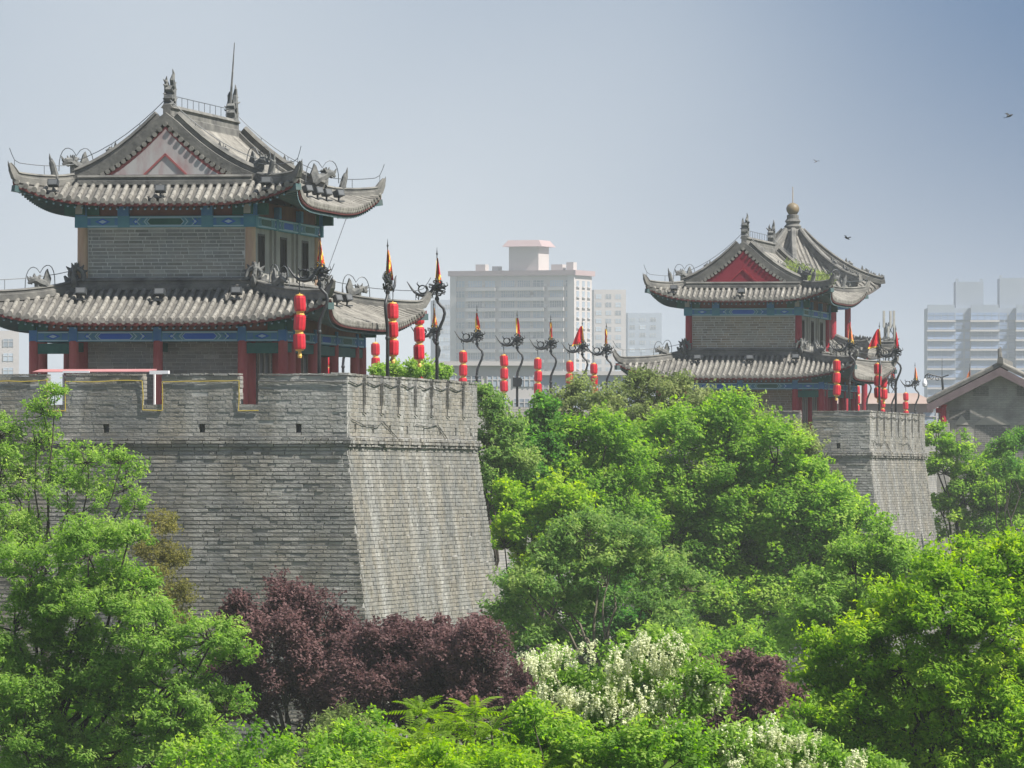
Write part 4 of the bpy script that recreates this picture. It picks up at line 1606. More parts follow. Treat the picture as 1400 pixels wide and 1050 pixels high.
LEFT = math.pi - TH
lamp_post(loc_bastion(O1, -1.03, 1.3), LEFT, 'tall dragon lamp post before the near tower roof corner', 'three red lanterns in front of the near tower columns', 'yellow', .1, 3, .3)
lamp_post(loc_bastion(O1, -.9, 11.2), R(75), 'lamp post seen edge on with mostly yellow flag', 'red lanterns overlapping the pole with the yellow flag', 'yellow', 0, 3)
lamp_post(loc_bastion(O1, -.9, 19.5), LEFT, 'dragon lamp post at the far end of the near bastion', 'red lantern string beside the near tower eave tip', 'mixed', 0, 3, .2)


def on_wall(px, t=-12.85):
    """position on the long wall's outer walkway edge that projects to photo column px"""
    k = (px - 700) / F
    # (O1.x + t CT + s ST) = k (O1.y - t ST + s CT)
    s = (k * (O1.y - t * ST) - O1.x - t * CT) / (ST - k * CT)
    return loc_bastion(O1, t, s)


wall_posts = [
    (469, 'lamp post hidden behind the near tower gallery columns', 'red lanterns glimpsed between the near tower columns', 'red', 0),
    (533, 'lamp post just behind the near tower right eave', 'red lanterns beside the last gallery column of the near tower', 'red', 0),
    (593, 'small lamp post overlapped by the pole at the bastion end', 'lowest red lanterns behind the string at the eave tip', 'yellow', .1),
    (652, 'lamp post rising just beyond the near bastion parapet end', 'red lanterns just above the near bastion right corner', 'mixed', 0),
    (707, 'lamp post with small box on its pole, full height visible', 'red lanterns left of the pole with the small box', 'red', .15),
    (753, 'lamp post behind the tall dark green young tree', 'red lanterns directly above the tall dark young tree', 'mixed', .05),
    (796, 'lamp post with a red flag blown out to the left', 'red lanterns below the red flag blown out left', 'red', .3),
    (829, 'last lamp post before the far tower left eave tip', 'red lanterns nearest the far tower left eave tip', 'red', 0),
]
for i, (px, a, b, k, sw) in enumerate(wall_posts):
    p = lamp_post(on_wall(px), LEFT, a, b, k, sw, 3, math.pi if px == 796 else .2 * i)
    if px == 707:
        m = MB()
        m.box(-.16, .16, -.1, .1, 2.62, 3.0)
        m.box(-.2, -.17, -.05, .05, 2.7, 2.95)
        m.build('control_box', M['black'], p)
lamp_post(loc_bastion(O2, -1.03, 1.2), LEFT, 'lamp post in front of the far tower right side', 'red lanterns in front of the far tower red columns', 'orange', .1, 3)
lamp_post(loc_bastion(O2, -.9, 11.2), R(95), 'lamp post with red flag flying left on the far bastion', 'larger red lanterns under the flag flying left', 'red', .4, 3, math.pi)
lamp_post(loc_bastion(O2, -.9, 17.6), LEFT, 'lamp post with dark red flag at the far bastion end', 'red lanterns at the outer end of the far bastion', 'red', 0, 3)
lamp_post(Vector((19.5, 432, ZB)), LEFT, 'small lamp post behind the far bastion parapet', 'small red lanterns right of the far tower columns', 'red', 0, 3)
lamp_post(on_wall(1251), LEFT, 'smallest lamp post right of the far bastion corner', 'small red lanterns over the far bastion outer corner', 'orange', .1, 3)
lamp_post(on_wall(1219), LEFT, 'faint lamp post behind the dark red flag', 'faint red lanterns low behind the far bastion parapet', 'red', 0, 3)

# canopy roof seen over the near parapet, with its white trestle legs
cn = thing('canopy', 'flat pink canopy with white edge showing over the near parapet', 'canopy', loc_bastion(O1, -7.4, 1.35), -TH)
m = MB()
m.add([(-1.62, -.45, 1.80), (1.68, -.45, 1.80), (1.68, .55, 1.86), (-1.62, .55, 1.86), (-1.62, -.45, 1.82), (1.68, -.45, 1.82), (1.68, .55, 1.90), (-1.62, .55, 1.90)],
      [(0, 3, 2, 1), (4, 5, 6, 7), (0, 1, 5, 4), (1, 2, 6, 5), (2, 3, 7, 6), (3, 0, 4, 7)])
m.build('canopy_sheet', M['canopy'], cn)
m = MB()
m.box(1.685, 2.22, -.47, -.30, 1.74, 1.84)
m.box(-.75, .0, -.52, -.47, 1.78, 1.835)
m.build('edge_trim', M['white'], cn)
for x in (-1.5, -.55, 1.75, 2.1):
    m = MB()
    m.tube([(x, -.1, 0), (x, -.1, 1.79)], .035, 6)
    m.build('leg', M['white'], cn)
m = MB()
for a, b in (((-.75, .3), (-.15, 1.7)), ((-.15, .3), (-.75, 1.7)), ((-.8, 0), (-.8, 1.75)), ((-.75, 1.0), (-.45, 1.7))):
    m.tube([(a[0], -.2, a[1]), (b[0], -.2, b[1])], .03, 6)
m.build('lattice_brace', M['white'], cn)

# ------------------------------------------------------------------ octagonal pavilion on the wall corner behind the far tower
pv = thing('pavilion', 'pointed octagonal pavilion with gold ball behind the far tower', 'pavilion', (16.07, 450, ZB), R(0))
zs = lambda y: (652 - y) / (F / 450) + K
m = MB()
m.lathe((0, 0, 0), [(5.6, -ZB + .02), (5.0, -.01)], 32)
m.build('round_base', M['coursed'], pv)
m = MB()
m.lathe((0, 0, 0), [(2.5, 0), (2.5, zs(412))], 8)
m.build('inner_wall', M['far_brick'], pv)
for k in range(8):
    a = R(45 * k)
    for z0, z1, rr in ((0, zs(500), 4.1), (zs(469), zs(418), 3.15)):
        c = MB()
        c.lathe((rr * math.cos(a), rr * math.sin(a), z0), [(.2, 0), (.18, .2), (.17, z1 - z0)], 10)
        c.build('column', M['bright_red'], pv)
    for z0, rr in ((zs(423), 3.15), (zs(508), 4.1)):
        b = R(45 * (k + 1))
        p0, p1 = Vector((rr * math.cos(a), rr * math.sin(a), z0)), Vector((rr * math.cos(b), rr * math.sin(b), z0))
        c = MB()
        d = (p1 - p0) / 2
        n_ = Vector((d.y, -d.x, 0)).normalized() * .1
        c.obox((p0 + p1) / 2 + Vector((0, 0, .2)), d, n_, (0, 0, .2))
        c.build('painted_beam', M['blue'], pv)


def oct_roof(name, r_tip, r_mid, z_e, z_top, r_top, up):
    first = None
    hips = []
    for k in range(8):
        a0, a1 = R(45 * k), R(45 * (k + 1))
        am = (a0 + a1) / 2
        od = Vector((math.cos(am), math.sin(am), 0))
        ld = Vector((-od.y, od.x, 0))

        def P(u, w_):
            half0, half1 = r_tip * math.sin(R(22.5)), r_top * math.sin(R(22.5))
            g_ = abs(u) ** 3
            o0 = r_mid * math.cos(R(22.5)) + (r_tip - r_mid) * math.cos(R(22.5)) * g_
            o1 = r_top * math.cos(R(22.5))
            h = half0 + (half1 - half0) * w_
            z = z_e + (z_top - z_e) * (.55 * w_ + .45 * w_ * w_) + up * g_ * (1 - w_) ** 1.5
            return od * (o0 + (o1 - o0) * w_) + ld * (u * h) + Vector((0, 0, z))
        rows = [[P(-1 + i / 8, j / 8) for j in range(9)] for i in range(17)]
        s_ = uv_sheet(rows, M['pan'], name if first is None else 'pan_sheet', pv if first is None else first)
        first = first or s_
        so = MB()
        for i in range(16):
            for j in range(8):
                so.add([p - Vector((0, 0, .2)) for p in (rows[i][j], rows[i][j + 1], rows[i + 1][j + 1], rows[i + 1][j])], [(0, 1, 2, 3)])
            so.add([rows[i][0], rows[i + 1][0], rows[i + 1][0] - Vector((0, 0, .22)), rows[i][0] - Vector((0, 0, .22))], [(0, 1, 2, 3)])
        so.build('soffit', M['soffit'], first)
        tr = MB()
        half = r_tip * math.sin(R(22.5))
        n_ = int(2 * half / .27)
        for i in range(n_ + 1):
            x = -half * .97 + 2 * half * .97 * i / n_
            wmax = min(.98, (half - abs(x)) / (half - r_top * math.sin(R(22.5))))
            pts = []
            for j in range(9):
                w_ = wmax * j / 8
                h = half + (r_top * math.sin(R(22.5)) - half) * w_
                pts.append(P(max(-1, min(1, x / h)), w_))
            if wmax > .05:
                row_mesh(tr, pts, ld, od, .09, .4, random.uniform(.3, .7))
        tr.build('tile_rows', M['tile'], first, kind='stuff')
        hp = [P(1, j / 10) + Vector((0, 0, .03)) for j in range(10, -1, -1)]
        hp.append(hp[-1] + (hp[-1] - hp[-2]) * .5 + Vector((0, 0, .1)))
        h_ = MB()
        hip_ridge(h_, hp, .3, .34)
        h_.build('hip_ridge', M['ridge'], first)
        for q in (6, 8, 9, 10):
            beast_part(first, hp[q] + Vector((0, 0, .28)), hp[q] - hp[q - 1], .6 if q < 9 else .4)
    return first


oct_roof('upper_roof', 5.05, 4.55, zs(400), zs(318), .42, .55)
oct_roof('lower_roof', 5.9, 5.35, zs(486), zs(466), 3.3, .5)
m = MB()
zt = zs(318)
m.lathe((0, 0, zt), [(.62, -.25), (.6, .1), (.42, .2), (.5, .35), (.36, .5), (.45, .65), (.34, .8), (.34, 1.0), (.2, 1.05)], 16)
m.build('spire_base', M['ridge'], pv)
m = MB()
m.lathe((0, 0, zt + 1.32), [(.05, -.34), (.24, -.28), (.36, -.08), (.38, .08), (.3, .26), (.14, .36), (.03, .4), (.02, 1.3)], 16)
m.build('gold_ball', M['ball_gold'], pv, True)

# ------------------------------------------------------------------ gabled hall at the right
D_H = 385
sH = F / D_H
hx = lambda px: (px - 1368) / sH
hz = lambda py: CZ + (652 - py) / sH
hall = thing('gabled_hall', 'grey brick gabled hall with purple brown roof boards at the right edge', 'hall', ((1368 - 700) / sH, D_H, 0), -TH * .6)
half = (1368 - 1283) / sH
zE, zPk = hz(548), hz(503)
LH = 13
m = MB()
m.add([(-half, 0, 0), (half, 0, 0), (half, 0, zE + .25), (0, 0, zPk - .15), (-half, 0, zE + .25), (-half, LH, 0), (half, LH, 0), (half, LH, zE + .25), (0, LH, zPk - .15), (-half, LH, zE + .25)],
      [(0, 1, 2, 3, 4), (9, 8, 7, 6, 5), (0, 4, 9, 5), (1, 6, 7, 2)])
m.build('gable_wall', M['hall_brick'], hall)
eo = (1368 - 1268) / sH
for sg in (-1, 1):
    r_ = MB()
    a, b = Vector((sg * eo, -.55, zE - .12)), Vector((0, -.55, zPk + .08))
    a2, b2 = a + Vector((0, LH + 1, 0)), b + Vector((0, LH + 1, 0))
    up_ = Vector((0, 0, .16))
    r_.add([a, b, b2, a2, a + up_, b + up_, b2 + up_, a2 + up_], [(0, 1, 2, 3), (4, 7, 6, 5), (0, 4, 5, 1), (2, 6, 7, 3), (0, 3, 7, 4)])
    ro = r_.build('roof_slope', M['pan_flat'] if 'pan_flat' in M else M['ridge'], hall)
    tr = MB()
    for i in range(44):
        y = -.45 + i * .31
        pts = [Vector((sg * eo * (1 - j / 5), y, zE - .12 + (zPk + .2 - zE) * j / 5 + .17)) for j in range(6)]
        row_mesh(tr, pts, Vector((0, 1, 0)), Vector((sg, 0, 0)), .09, .4, random.uniform(.3, .7))
    tr.build('tile_rows', M['tile'], ro, kind='stuff')
    bb = MB()
    d = (b - a)
    n_ = Vector((-d.z, 0, d.x)).normalized() * (.30 if d.x > 0 else -.30)
    a3, b3 = a - Vector((0, .04, .12)), b - Vector((0, .04, .12))
    bb.obox((a3 + b3) / 2 - Vector((0, 0, .14)), (b3 - a3) / 2, Vector((0, .035, 0)), Vector((0, 0, .20)))
    bb.build('barge_board', M['barge'], hall)
m = MB()
m.sweep([(0, -.62, zPk + .2), (0, LH + .6, zPk + .2)], [(-.16, 0), (.16, 0), (.12, .3), (-.12, .3)])
m.tube([(0, -.5, zPk + .5), (-.04, -.45, zPk + .9), (.03, -.4, zPk + 1.0)], [.12, .09, .04], 6)
m.build('main_ridge', M['ridge'], hall)
m = MB()
m.lathe((hx(1290), -.25, 0), [(.16, hz(578)), (.14, hz(556)), (.22, hz(553))], 10)
m.obox((hx(1287), -.25, hz(561)), (.25, 0, 0), (0, .12, 0), (0, 0, .12))
m.build('post', M['bright_red'], hall)
m = MB()
m.box(hx(1290) - .3, hx(1290) + .3, -.5, -.02, 0, hz(578.3))
m.build('pier', M['hall_brick'], hall)
for xa, xb in ((hx(1333), hx(1381)), (hx(1392), hx(1440)), (hx(1308), hx(1322))):
    zt_ = hz(581)
    n_ = MB()
    n_.box(xa, xb, -.012, .05, 1.0, zt_)
    n_.build('bricked_window', M['niche_brick'], hall)
    n_ = MB()
    mid, hw = (xa + xb) / 2, (xb - xa) / 2
    n_.add([(xa - .1, -.03, zt_ + .01), (xb + .1, -.03, zt_ + .01), (mid + hw * .5, -.03, zt_ + .35), (mid, -.03, zt_ + .48), (mid - hw * .5, -.03, zt_ + .35), (xa - .1, 0, zt_ + .01), (xb + .1, 0, zt_ + .01), (mid + hw * .5, 0, zt_ + .35), (mid, 0, zt_ + .48), (mid - hw * .5, 0, zt_ + .35)],
           [(0, 1, 2, 3, 4), (0, 5, 6, 1), (1, 6, 7, 2), (2, 7, 8, 3), (3, 8, 9, 4), (4, 9, 5, 0)])
    n_.build('lintel', M['lintel'], hall)
for xa, xb, ya, yb in ((1298, 1326, 560, 574), (1330, 1352, 528, 541), (1390, 1420, 528, 541)):
    n_ = MB()
    n_.box(hx(xa), hx(xb), -.02, .05, hz(yb), hz(ya))
    n_.build('wall_panel', M['niche_brick'], hall)

# scrolled lamp beside the hall, flag pole beyond its roof
lp = thing('scroll_lamp', 'black scrolled bracket lamp left of the gabled hall', 'street lamp', ((1293 - 700) / sH, D_H + 2, 0), 0)
z_ = lambda py: CZ + (652 - py) / sH
x_ = lambda px: (px - 1293) / sH
m = MB()
m.tube([(0, 0, 0), (0, 0, z_(540)), (x_(1291), 0, z_(516))], [.09, .07, .05], 8)
m.tube([(x_(1291), 0, z_(516)), (x_(1291), 0, z_(488))], [.02, .008], 5)
m.build('pole', M['black'], lp)
m = MB()
m.tube([(x_(1300), 0, z_(512)), (x_(1291), 0, z_(515)), (x_(1281), 0, z_(513)), (x_(1272), 0, z_(510)), (x_(1268), 0, z_(513)), (x_(1267), 0, z_(518))], .035, 6)
for c, r_, st in (((x_(1285), 0, z_(517)), .14, 0), ((x_(1277), 0, z_(515)), .13, 2), ((x_(1272), 0, z_(514)), .10, 4)):
    m.tube(spiral(c, r_, 1.3, (1, 0, 0), (0, 0, 1), st), .02, 5)
m.build('scroll_arm', M['black'], lp)
m = MB()
m.lathe((x_(1267), 0, z_(523)), [(.05, .22), (.09, .12), (.13, -.02), (.1, -.14), (.02, -.2)], 10)
m.build('lamp_globe', M['white'], lp)
fp = thing('flag_pole', 'thin pole with small orange flag behind the hall roof', 'flag', ((1326 - 700) / (F / 405), 405, 0), 0)
sF = F / 405
zz_ = lambda py: CZ + (652 - py) / sF
m = MB()
m.tube([(0, 0, 0), (0, 0, zz_(497))], [.05, .012], 6)
m.build('pole', M['black'], fp)
m = MB()
m.add([(0.02, 0, zz_(504)), (.03, .02, zz_(517)), (-.24, .03, zz_(521)), (-.12, -.02, zz_(512))], [(0, 1, 2, 3)])
m.build('pennant', M['flag_orange'], fp)

# ------------------------------------------------------------------ birds
for (px, py, D, rz, lab) in ((1380, 159, 240, .4, 'dark bird flying at the upper right edge of the sky'), (1158, 326, 260, 2.3, 'dark bird flying right of the gold ball spire'), (1116, 221, 420, 1.0, 'tiny bird high above the pavilion spire')):
    m = MB()
    m.tube([(-.12, 0, 0), (-.05, 0, .01), (.05, 0, .01), (.10, 0, .02), (.14, 0, .015)], [.008, .03, .032, .02, .004], 7)
    for s_ in (-1, 1):
        m.add([(.05, s_ * .02, .02), (.02, s_ * .14, .09), (-.05, s_ * .24, .06), (-.04, s_ * .02, .015), (-.05, s_ * .13, .08)], [(0, 1, 4, 3), (1, 2, 4)])
    m.add([(-.1, 0, .005), (-.2, .05, 0), (-.2, -.05, 0)], [(0, 1, 2)])
    b = m.build('bird', M['black'])
    b.location = W(px, py, D)
    b.rotation_euler = (.2, -.3, rz)
    tag(b, lab, 'bird', 'birds in the sky')


# ------------------------------------------------------------------ far city
def block(name, label, cat, D, px0, px1, py_top, rz=0.0, depth=18, mat='conc_white', group=None):
    s = F / D
    w_ = (px1 - px0) / s
    t = thing(name, label, cat, (((px0 + px1) / 2 - 700) / s, D, 0), rz, group)
    h = CZ + (652 - py_top) / s
    m = MB()
    m.box(-w_ / 2, w_ / 2, 0, depth, 0, h)
    m.build('wall', M[mat], t)
    return t, w_, h, s


win_cache = {}


def window_mesh(wd, ht, mull, mat='glass', fr='conc_white'):
    var = random.choice((0, .3, .5, .7, 1))
    key = (round(wd, 2), round(ht, 2), mull, var)
    if key not in win_cache:
        m = MB()
        m.box(0, wd, -.06, .05, 0, ht, var, 0)
        for k in range(mull + 1):
            x = wd * k / mull
            m.box(x - .06, x + .06, -.12, -.061, 0, ht, .5, 1)
        m.box(0, wd, -.115, -.062, ht * .62, ht * .62 + .09, .5, 1)
        win_cache[key] = m.mesh('window', [M[mat], M[fr]])
    return win_cache[key]


# main apartment slab behind the lamp posts
D_A = 2290
t, w_, h, s = block('apartment_block', 'pale pink topped apartment block with square roof tower behind the lamp posts', 'apartment block', D_A, 612, 790, 377, R(-20), 15.5, 'concrete')
fl = 3.0
cols = [(-17.0, -14.2, 1), (-13.2, -9.0, 2), (-8.2, -5.2, 1), (-3.4, 0.6, 2), (1.4, 5.2, 2), (6.0, 9.2, 1), (11.0, 15.0, 2), (15.6, 17.4, 1)]
kx = w_ / 36.2
for f in range(11):
    z = h - 3.2 - f * fl
    for (a, b, n_) in cols:
        ww = (b - a) * kx
        o = link(window_mesh(ww, 1.75, 3 * n_), 'window', t, None, (a * kx, 0, z))
    if f:
        for a, b in ((-13.6, -4.9), (-3.8, 9.5), (10.7, 15.3)):
            m = win_cache.get(('bal', a))
            if m is None:
                q = MB()
                q.box(a * kx, b * kx, -1.1, -.005, 0, .95)
                m = win_cache[('bal', a)] = q.mesh('balcony', [M['conc_white']])
            link(m, 'balcony', t, None, (0, 0, z + 1.85))
for f in range(11):
    z = h - 3.2 - f * fl
    for y in (2.0, 7.0, 11.5):
        q = win_cache.get('side')
        if q is None:
            m = MB()
            m.box(-.05, .06, 0, 2.2, 0, 1.7, .5, 0)
            m.box(.061, .5, -.2, 2.4, -.3, -.05, .5, 1)
            q = win_cache['side'] = m.mesh('window', [M['glass'], M['conc_white']])
        link(q, 'window', t, None, (w_ / 2, y, z))
for x0_, x1_ in ((-w_ / 2 - .3, -w_ / 2 + 1.5), (w_ / 2 - 1.8, w_ / 2 + .25)):
    q = MB()
    q.box(x0_, x1_, -.6, -.003, 0, h + .6)
    q.build('corner_pier', M['conc_white'], t)
q = MB()
q.box(-w_ / 2 - .8, w_ / 2 + .8, -1.0, 16.2, h + .01, h + 1.5)
q.build('cornice', M['conc_pink'], t)
q = MB()
x0_, x1_ = (692 - 700) / s - t.location.x, (735 - 700) / s - t.location.x
q.box(x0_, x1_, 2, 11, h + 1.51, CZ + (652 - 337) / s)
q.build('roof_tower', M['concrete'], t)
q = MB()
zc = CZ + (652 - 337) / s
q.add([(x0_ - 1.6, .4, zc), (x1_ + 1.6, .4, zc), (x1_ + 1.6, 12.6, zc), (x0_ - 1.6, 12.6, zc), (x0_ - .2, 1.8, zc + 1.9), (x1_ + .2, 1.8, zc + 1.9), (x1_ + .2, 11.2, zc + 1.9), (x0_ - .2, 11.2, zc + 1.9)],
      [(0, 3, 2, 1), (4, 5, 6, 7), (0, 1, 5, 4), (1, 2, 6, 5), (2, 3, 7, 6), (3, 0, 4, 7)])
q.build('roof_cap', M['conc_pink'], t)

am = MB()
am.box(-.45, .45, -.4, -.005, 0, .65)
ac_mesh = am.mesh('air_conditioner', [M['conc_white']])
for _ in range(46):
    f = random.randrange(11)
    xx = random.choice((-13.6, -8.6, -4.4, 1.0, 5.6, 9.7, 15.3)) * kx
    link(ac_mesh, 'air_conditioner', t, None, (xx, 0, h - 3.1 - f * fl + random.choice((0, .4))))
for px_, wd_, ht_ in ((640, 3.0, 2.0), (664, 2.0, 1.4), (750, 3.5, 1.8), (772, 2.2, 2.4)):
    q = MB()
    x_c = (px_ - 700) / s - t.location.x
    q.box(x_c, x_c + wd_, 4, 7, h + 1.51, h + 1.5 + ht_)
    q.build('roof_hut', M['concrete'], t)

# twin bluish towers at the right
D_B = 2250
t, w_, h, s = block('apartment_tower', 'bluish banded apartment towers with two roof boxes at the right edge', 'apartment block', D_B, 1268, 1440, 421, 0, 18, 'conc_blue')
xb = lambda px: (px - 1354) / s
for f in range(16):
    z = h - 3.4 - f * 2.75
    for a, b, yy in ((1268, 1305, -1.6), (1327, 1365, -1.6), (1389, 1440, -1.6), (1306, 1317, -.5), (1366, 1377, -.5), (1319, 1326, -.3), (1379, 1388, -.3)):
        wd = (b - a) / s
        o = link(window_mesh(wd, 2.0, max(1, int(wd / 1.6)), 'glass_blue', 'conc_blue'), 'window', t, None, (xb(a), yy, z))
    for a, b in ((1267, 1306), (1326, 1366), (1388, 1441)):
        q = win_cache.get(('sl', a))
        if q is None:
            m = MB()
            m.box(xb(a), xb(b), -2.2, -.004, 0, .5)
            q = win_cache[('sl', a)] = m.mesh('floor_slab', [M['conc_white']])
        link(q, 'floor_slab', t, None, (0, 0, z - .62))
for a, b in ((1268, 1305), (1327, 1365), (1389, 1440)):
    q = MB()
    q.box(xb(a), xb(b), -1.5, -.006, 0, h + .9)
    q.build('bay', M['conc_blue'], t)
for a, b, yt in ((1307, 1345, 385), (1367, 1440, 380)):
    q = MB()
    q.box(xb(a), xb(b), 1, 12, h + .01, CZ + (652 - yt) / s)
    q.build('roof_box', M['conc_blue'], t)
    q = MB()
    for xx in (a + 2, b - 3):
        q.box(xb(xx) - .4, xb(xx) + .4, 1.5, 2.3, CZ + (652 - yt) / s, CZ + (652 - yt + 4) / s)
    q.build('roof_vent', M['conc_blue'], t)

# other blocks, fading with distance
far_list = [
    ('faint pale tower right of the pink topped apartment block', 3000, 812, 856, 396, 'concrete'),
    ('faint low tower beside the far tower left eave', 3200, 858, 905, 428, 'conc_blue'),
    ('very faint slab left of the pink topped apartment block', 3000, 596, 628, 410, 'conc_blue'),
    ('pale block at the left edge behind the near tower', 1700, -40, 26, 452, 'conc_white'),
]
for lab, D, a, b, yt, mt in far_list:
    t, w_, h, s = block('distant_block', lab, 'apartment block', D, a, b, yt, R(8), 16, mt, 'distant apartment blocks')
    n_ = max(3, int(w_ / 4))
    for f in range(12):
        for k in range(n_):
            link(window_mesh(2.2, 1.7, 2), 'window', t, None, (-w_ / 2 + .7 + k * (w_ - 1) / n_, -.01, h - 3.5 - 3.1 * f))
low_list = [
    ('white flat roofed building with a blue glass band behind the lamp posts', 900, 590, 735, 500, 'conc_white'),
    ('lower pale building behind the lanterns near the far tower', 980, 732, 872, 513, 'conc_blue'),
]
for lab, D, a, b, yt, mt in low_list:
    t, w_, h, s = block('flat_building', lab, 'building', D, a, b, yt, 0, 20, mt, 'flat roofed buildings behind the wall')
    q = MB()
    q.box(-w_ / 2 - .3, w_ / 2 + .3, -.5, 20.4, h + .005, h + .5)
    q.build('roof_edge', M['conc_white'], t)
    for r_ in range(2):
        for k in range(4):
            ww = w_ / 4 - .6
            link(window_mesh(ww, 1.2, 4), 'window', t, None, (-w_ / 2 + .3 + k * w_ / 4, -.01, h - 2.4 - 2.6 * r_))
t, w_, h, s = block('long_building', 'long low brown building behind the far bastion lanterns', 'building', 620, 1035, 1276, 552, 0, 12, 'brown_wall')
q = MB()
q.add([(-w_ / 2 - .4, -.5, h), (w_ / 2 + .4, -.5, h), (w_ / 2 + .4, 12.5, h), (-w_ / 2 - .4, 12.5, h), (-w_ / 2 + 1, 6, h + .9), (w_ / 2 - 1, 6, h + .9)], [(0, 3, 2, 1), (0, 1, 5, 4), (1, 2, 5), (2, 3, 4, 5), (3, 0, 4)])
q.build('roof', M['brown_wall'], t)
for k in range(9):
    link(window_mesh(1.0, .9, 1), 'window', t, None, (-w_ / 2 + .8 + k * w_ / 9, -.01, h - 1.6))

# telecom mast
ms = thing('telecom_mast', 'slim lattice telecom mast right of the far tower', 'mast', ((1216 - 700) / (F / 700), 700, 0), .3)
zm = CZ + (652 - 418) / (F / 700)
m = MB()
for k in range(3):
    a = R(120 * k)
    m.tube([(.95 * math.cos(a), .95 * math.sin(a), 0), (.38 * math.cos(a), .38 * math.sin(a), zm - 1.5)], .075, 5)
for i in range(20):
    z0, z1 = (zm - 1.5) * i / 20, (zm - 1.5) * (i + 1) / 20
    r0, r1 = .95 - .57 * i / 20, .95 - .57 * (i + 1) / 20
    for k in range(3):
        a, b = R(120 * k), R(120 * (k + 1))
        m.tube([(r0 * math.cos(a), r0 * math.sin(a), z0), (r1 * math.cos(b), r1 * math.sin(b), z1)], .04, 4)
m.build('lattice_frame', M['wire'], ms)
for k in range(6):
    a = R(60 * k)
    q = MB()
    rr = .52
    q.obox((rr * math.cos(a), rr * math.sin(a), zm - (1.2 if k % 2 else 2.6)), (.09, 0, 0), (0, .07, 0), (0, 0, .75))
    q.build('antenna', M['stone'], ms)

# ------------------------------------------------------------------ haze
hb_ = MB()
hb_.box(-1450, 1450, -300, 3960, -1, 82)
hz_o = hb_.build('haze', [])
hz_o['kind'] = 'stuff'
hm = bpy.data.materials.new('haze')
hm.use_nodes = True
nt = hm.node_tree
nt.nodes.clear()
o_ = nt.nodes.new('ShaderNodeOutputMaterial')
pvn = nt.nodes.new('ShaderNodeVolumePrincipled')
pvn.inputs['Color'].default_value = (0.90, 0.93, 0.97, 1)
pvn.inputs['Density'].default_value = 0.00017
pvn.inputs['Anisotropy'].default_value = 0.2
nt.links.new(pvn.outputs[0], o_.inputs['Volume'])
hz_o.data.materials.clear()
hz_o.data.materials.append(hm)

# ------------------------------------------------------------------ trees and shrubs
def unit_dirs(n):
    v = rng.normal(size=(n, 3))
    return v / np.linalg.norm(v, axis=1, keepdims=True)


def leaf_quads(P, Nrm, length, width, droop=0.0):
    """rhombic leaves at P with normals Nrm"""
    n = len(P)
    Nrm = Nrm / np.maximum(1e-6, np.linalg.norm(Nrm, axis=1, keepdims=True))
    t = rng.normal(size=(n, 3))
    t[:, 2] -= droop
    t -= Nrm * (t * Nrm).sum(1, keepdims=True)
    t /= np.maximum(1e-6, np.linalg.norm(t, axis=1, keepdims=True))
    b = np.cross(Nrm, t)
    L = (length * rng.uniform(.65, 1.3, n))[:, None]
    Wd = (width * rng.uniform(.7, 1.25, n))[:, None]
    return np.stack([P - t * L * .5, P + b * Wd * .5 - t * L * .05, P + t * L * .5, P - b * Wd * .5 - t * L * .05], axis=1)


def foliage(lobes, leaf, density, style):
    """lobes: (centre, radii) -> leaf quads on smaller sub-lobes and twig sprays"""
    Q, T, tips = [], [], []
    lw, ll = leaf[0] * .84, leaf[1] * .84
    for c, rad in lobes:
        c, rad = np.array(c), np.array(rad)
        rm = rad.mean()
        ns = max(16, int(style.get('sub', 16) * 1.5 * (rm / 1.1) ** .8))
        d = unit_dirs(ns * 2)
        d = d[d[:, 2] > style.get('minz', -0.55)][:ns]
        for k in range(len(d)):
            sr = rm * 1.15 * rng.uniform(*style.get('subr', (.26, .46)))
            sc_ = c + d[k] * rad * rng.uniform(.55, 1.0)
            n = int(density * 5.0 * sr * sr)
            dd = unit_dirs(n)
            rr = sr * (rng.uniform(.2, 1.0, n) ** .33) * rng.uniform(.85, 1.15, n)
            p = sc_ + dd * rr[:, None] * np.array([1.0, 1.0, style.get('flat', .72)])
            nr = dd * .7 + np.array([0, 0, .7]) + np.array(SUN) * .75 + rng.normal(0, .38, (n, 3))
            Q.append(leaf_quads(p, nr, ll, lw, style.get('droop', 0)))
            base = rng.normal(0, .19)
            T.append(np.clip(.5 + base + rng.normal(0, .18, n), 0, 1))
            tips.append(sc_)
            # sprays that break the outline
            m = style.get('spray', 5)
            for _ in range(m):
                v = unit_dirs(1)[0]
                v[2] = abs(v[2]) * .8 + style.get('rise', .1)
                v /= np.linalg.norm(v)
                L = sr * rng.uniform(.5, 1.0) * style.get('reach', 1.0)
                q = max(6, int(L / max(ll, .05) * 5))
                s = rng.uniform(0, 1, q)
                p = sc_ + v * sr * .8 + v * (s * L)[:, None] + rng.normal(0, .55 * ll + .03, (q, 3)) * (1.1 - s)[:, None]
                p[:, 2] -= style.get('sag', .15) * (s * L) ** 2
                Q.append(leaf_quads(p, rng.normal(0, .7, (q, 3)) + np.array([0, 0, .6]), ll, lw, style.get('droop', 0)))
                T.append(np.clip(.62 + base + rng.normal(0, .16, q), 0, 1))
    return np.concatenate(Q), np.concatenate(T), tips


def limb_path(a, b, sag=0.12, wob=0.12, n=6):
    a, b = Vector(a), Vector(b)
    out = []
    L = (b - a).length
    for i in range(n + 1):
        k = i / n
        p = a.lerp(b, k)
        p.z += -sag * L * math.sin(math.pi * k) * .6 + 0
        if 0 < i < n:
            p += Vector((random.gauss(0, wob), random.gauss(0, wob), random.gauss(0, wob))) * L * .25
        out.append(p)
    return out


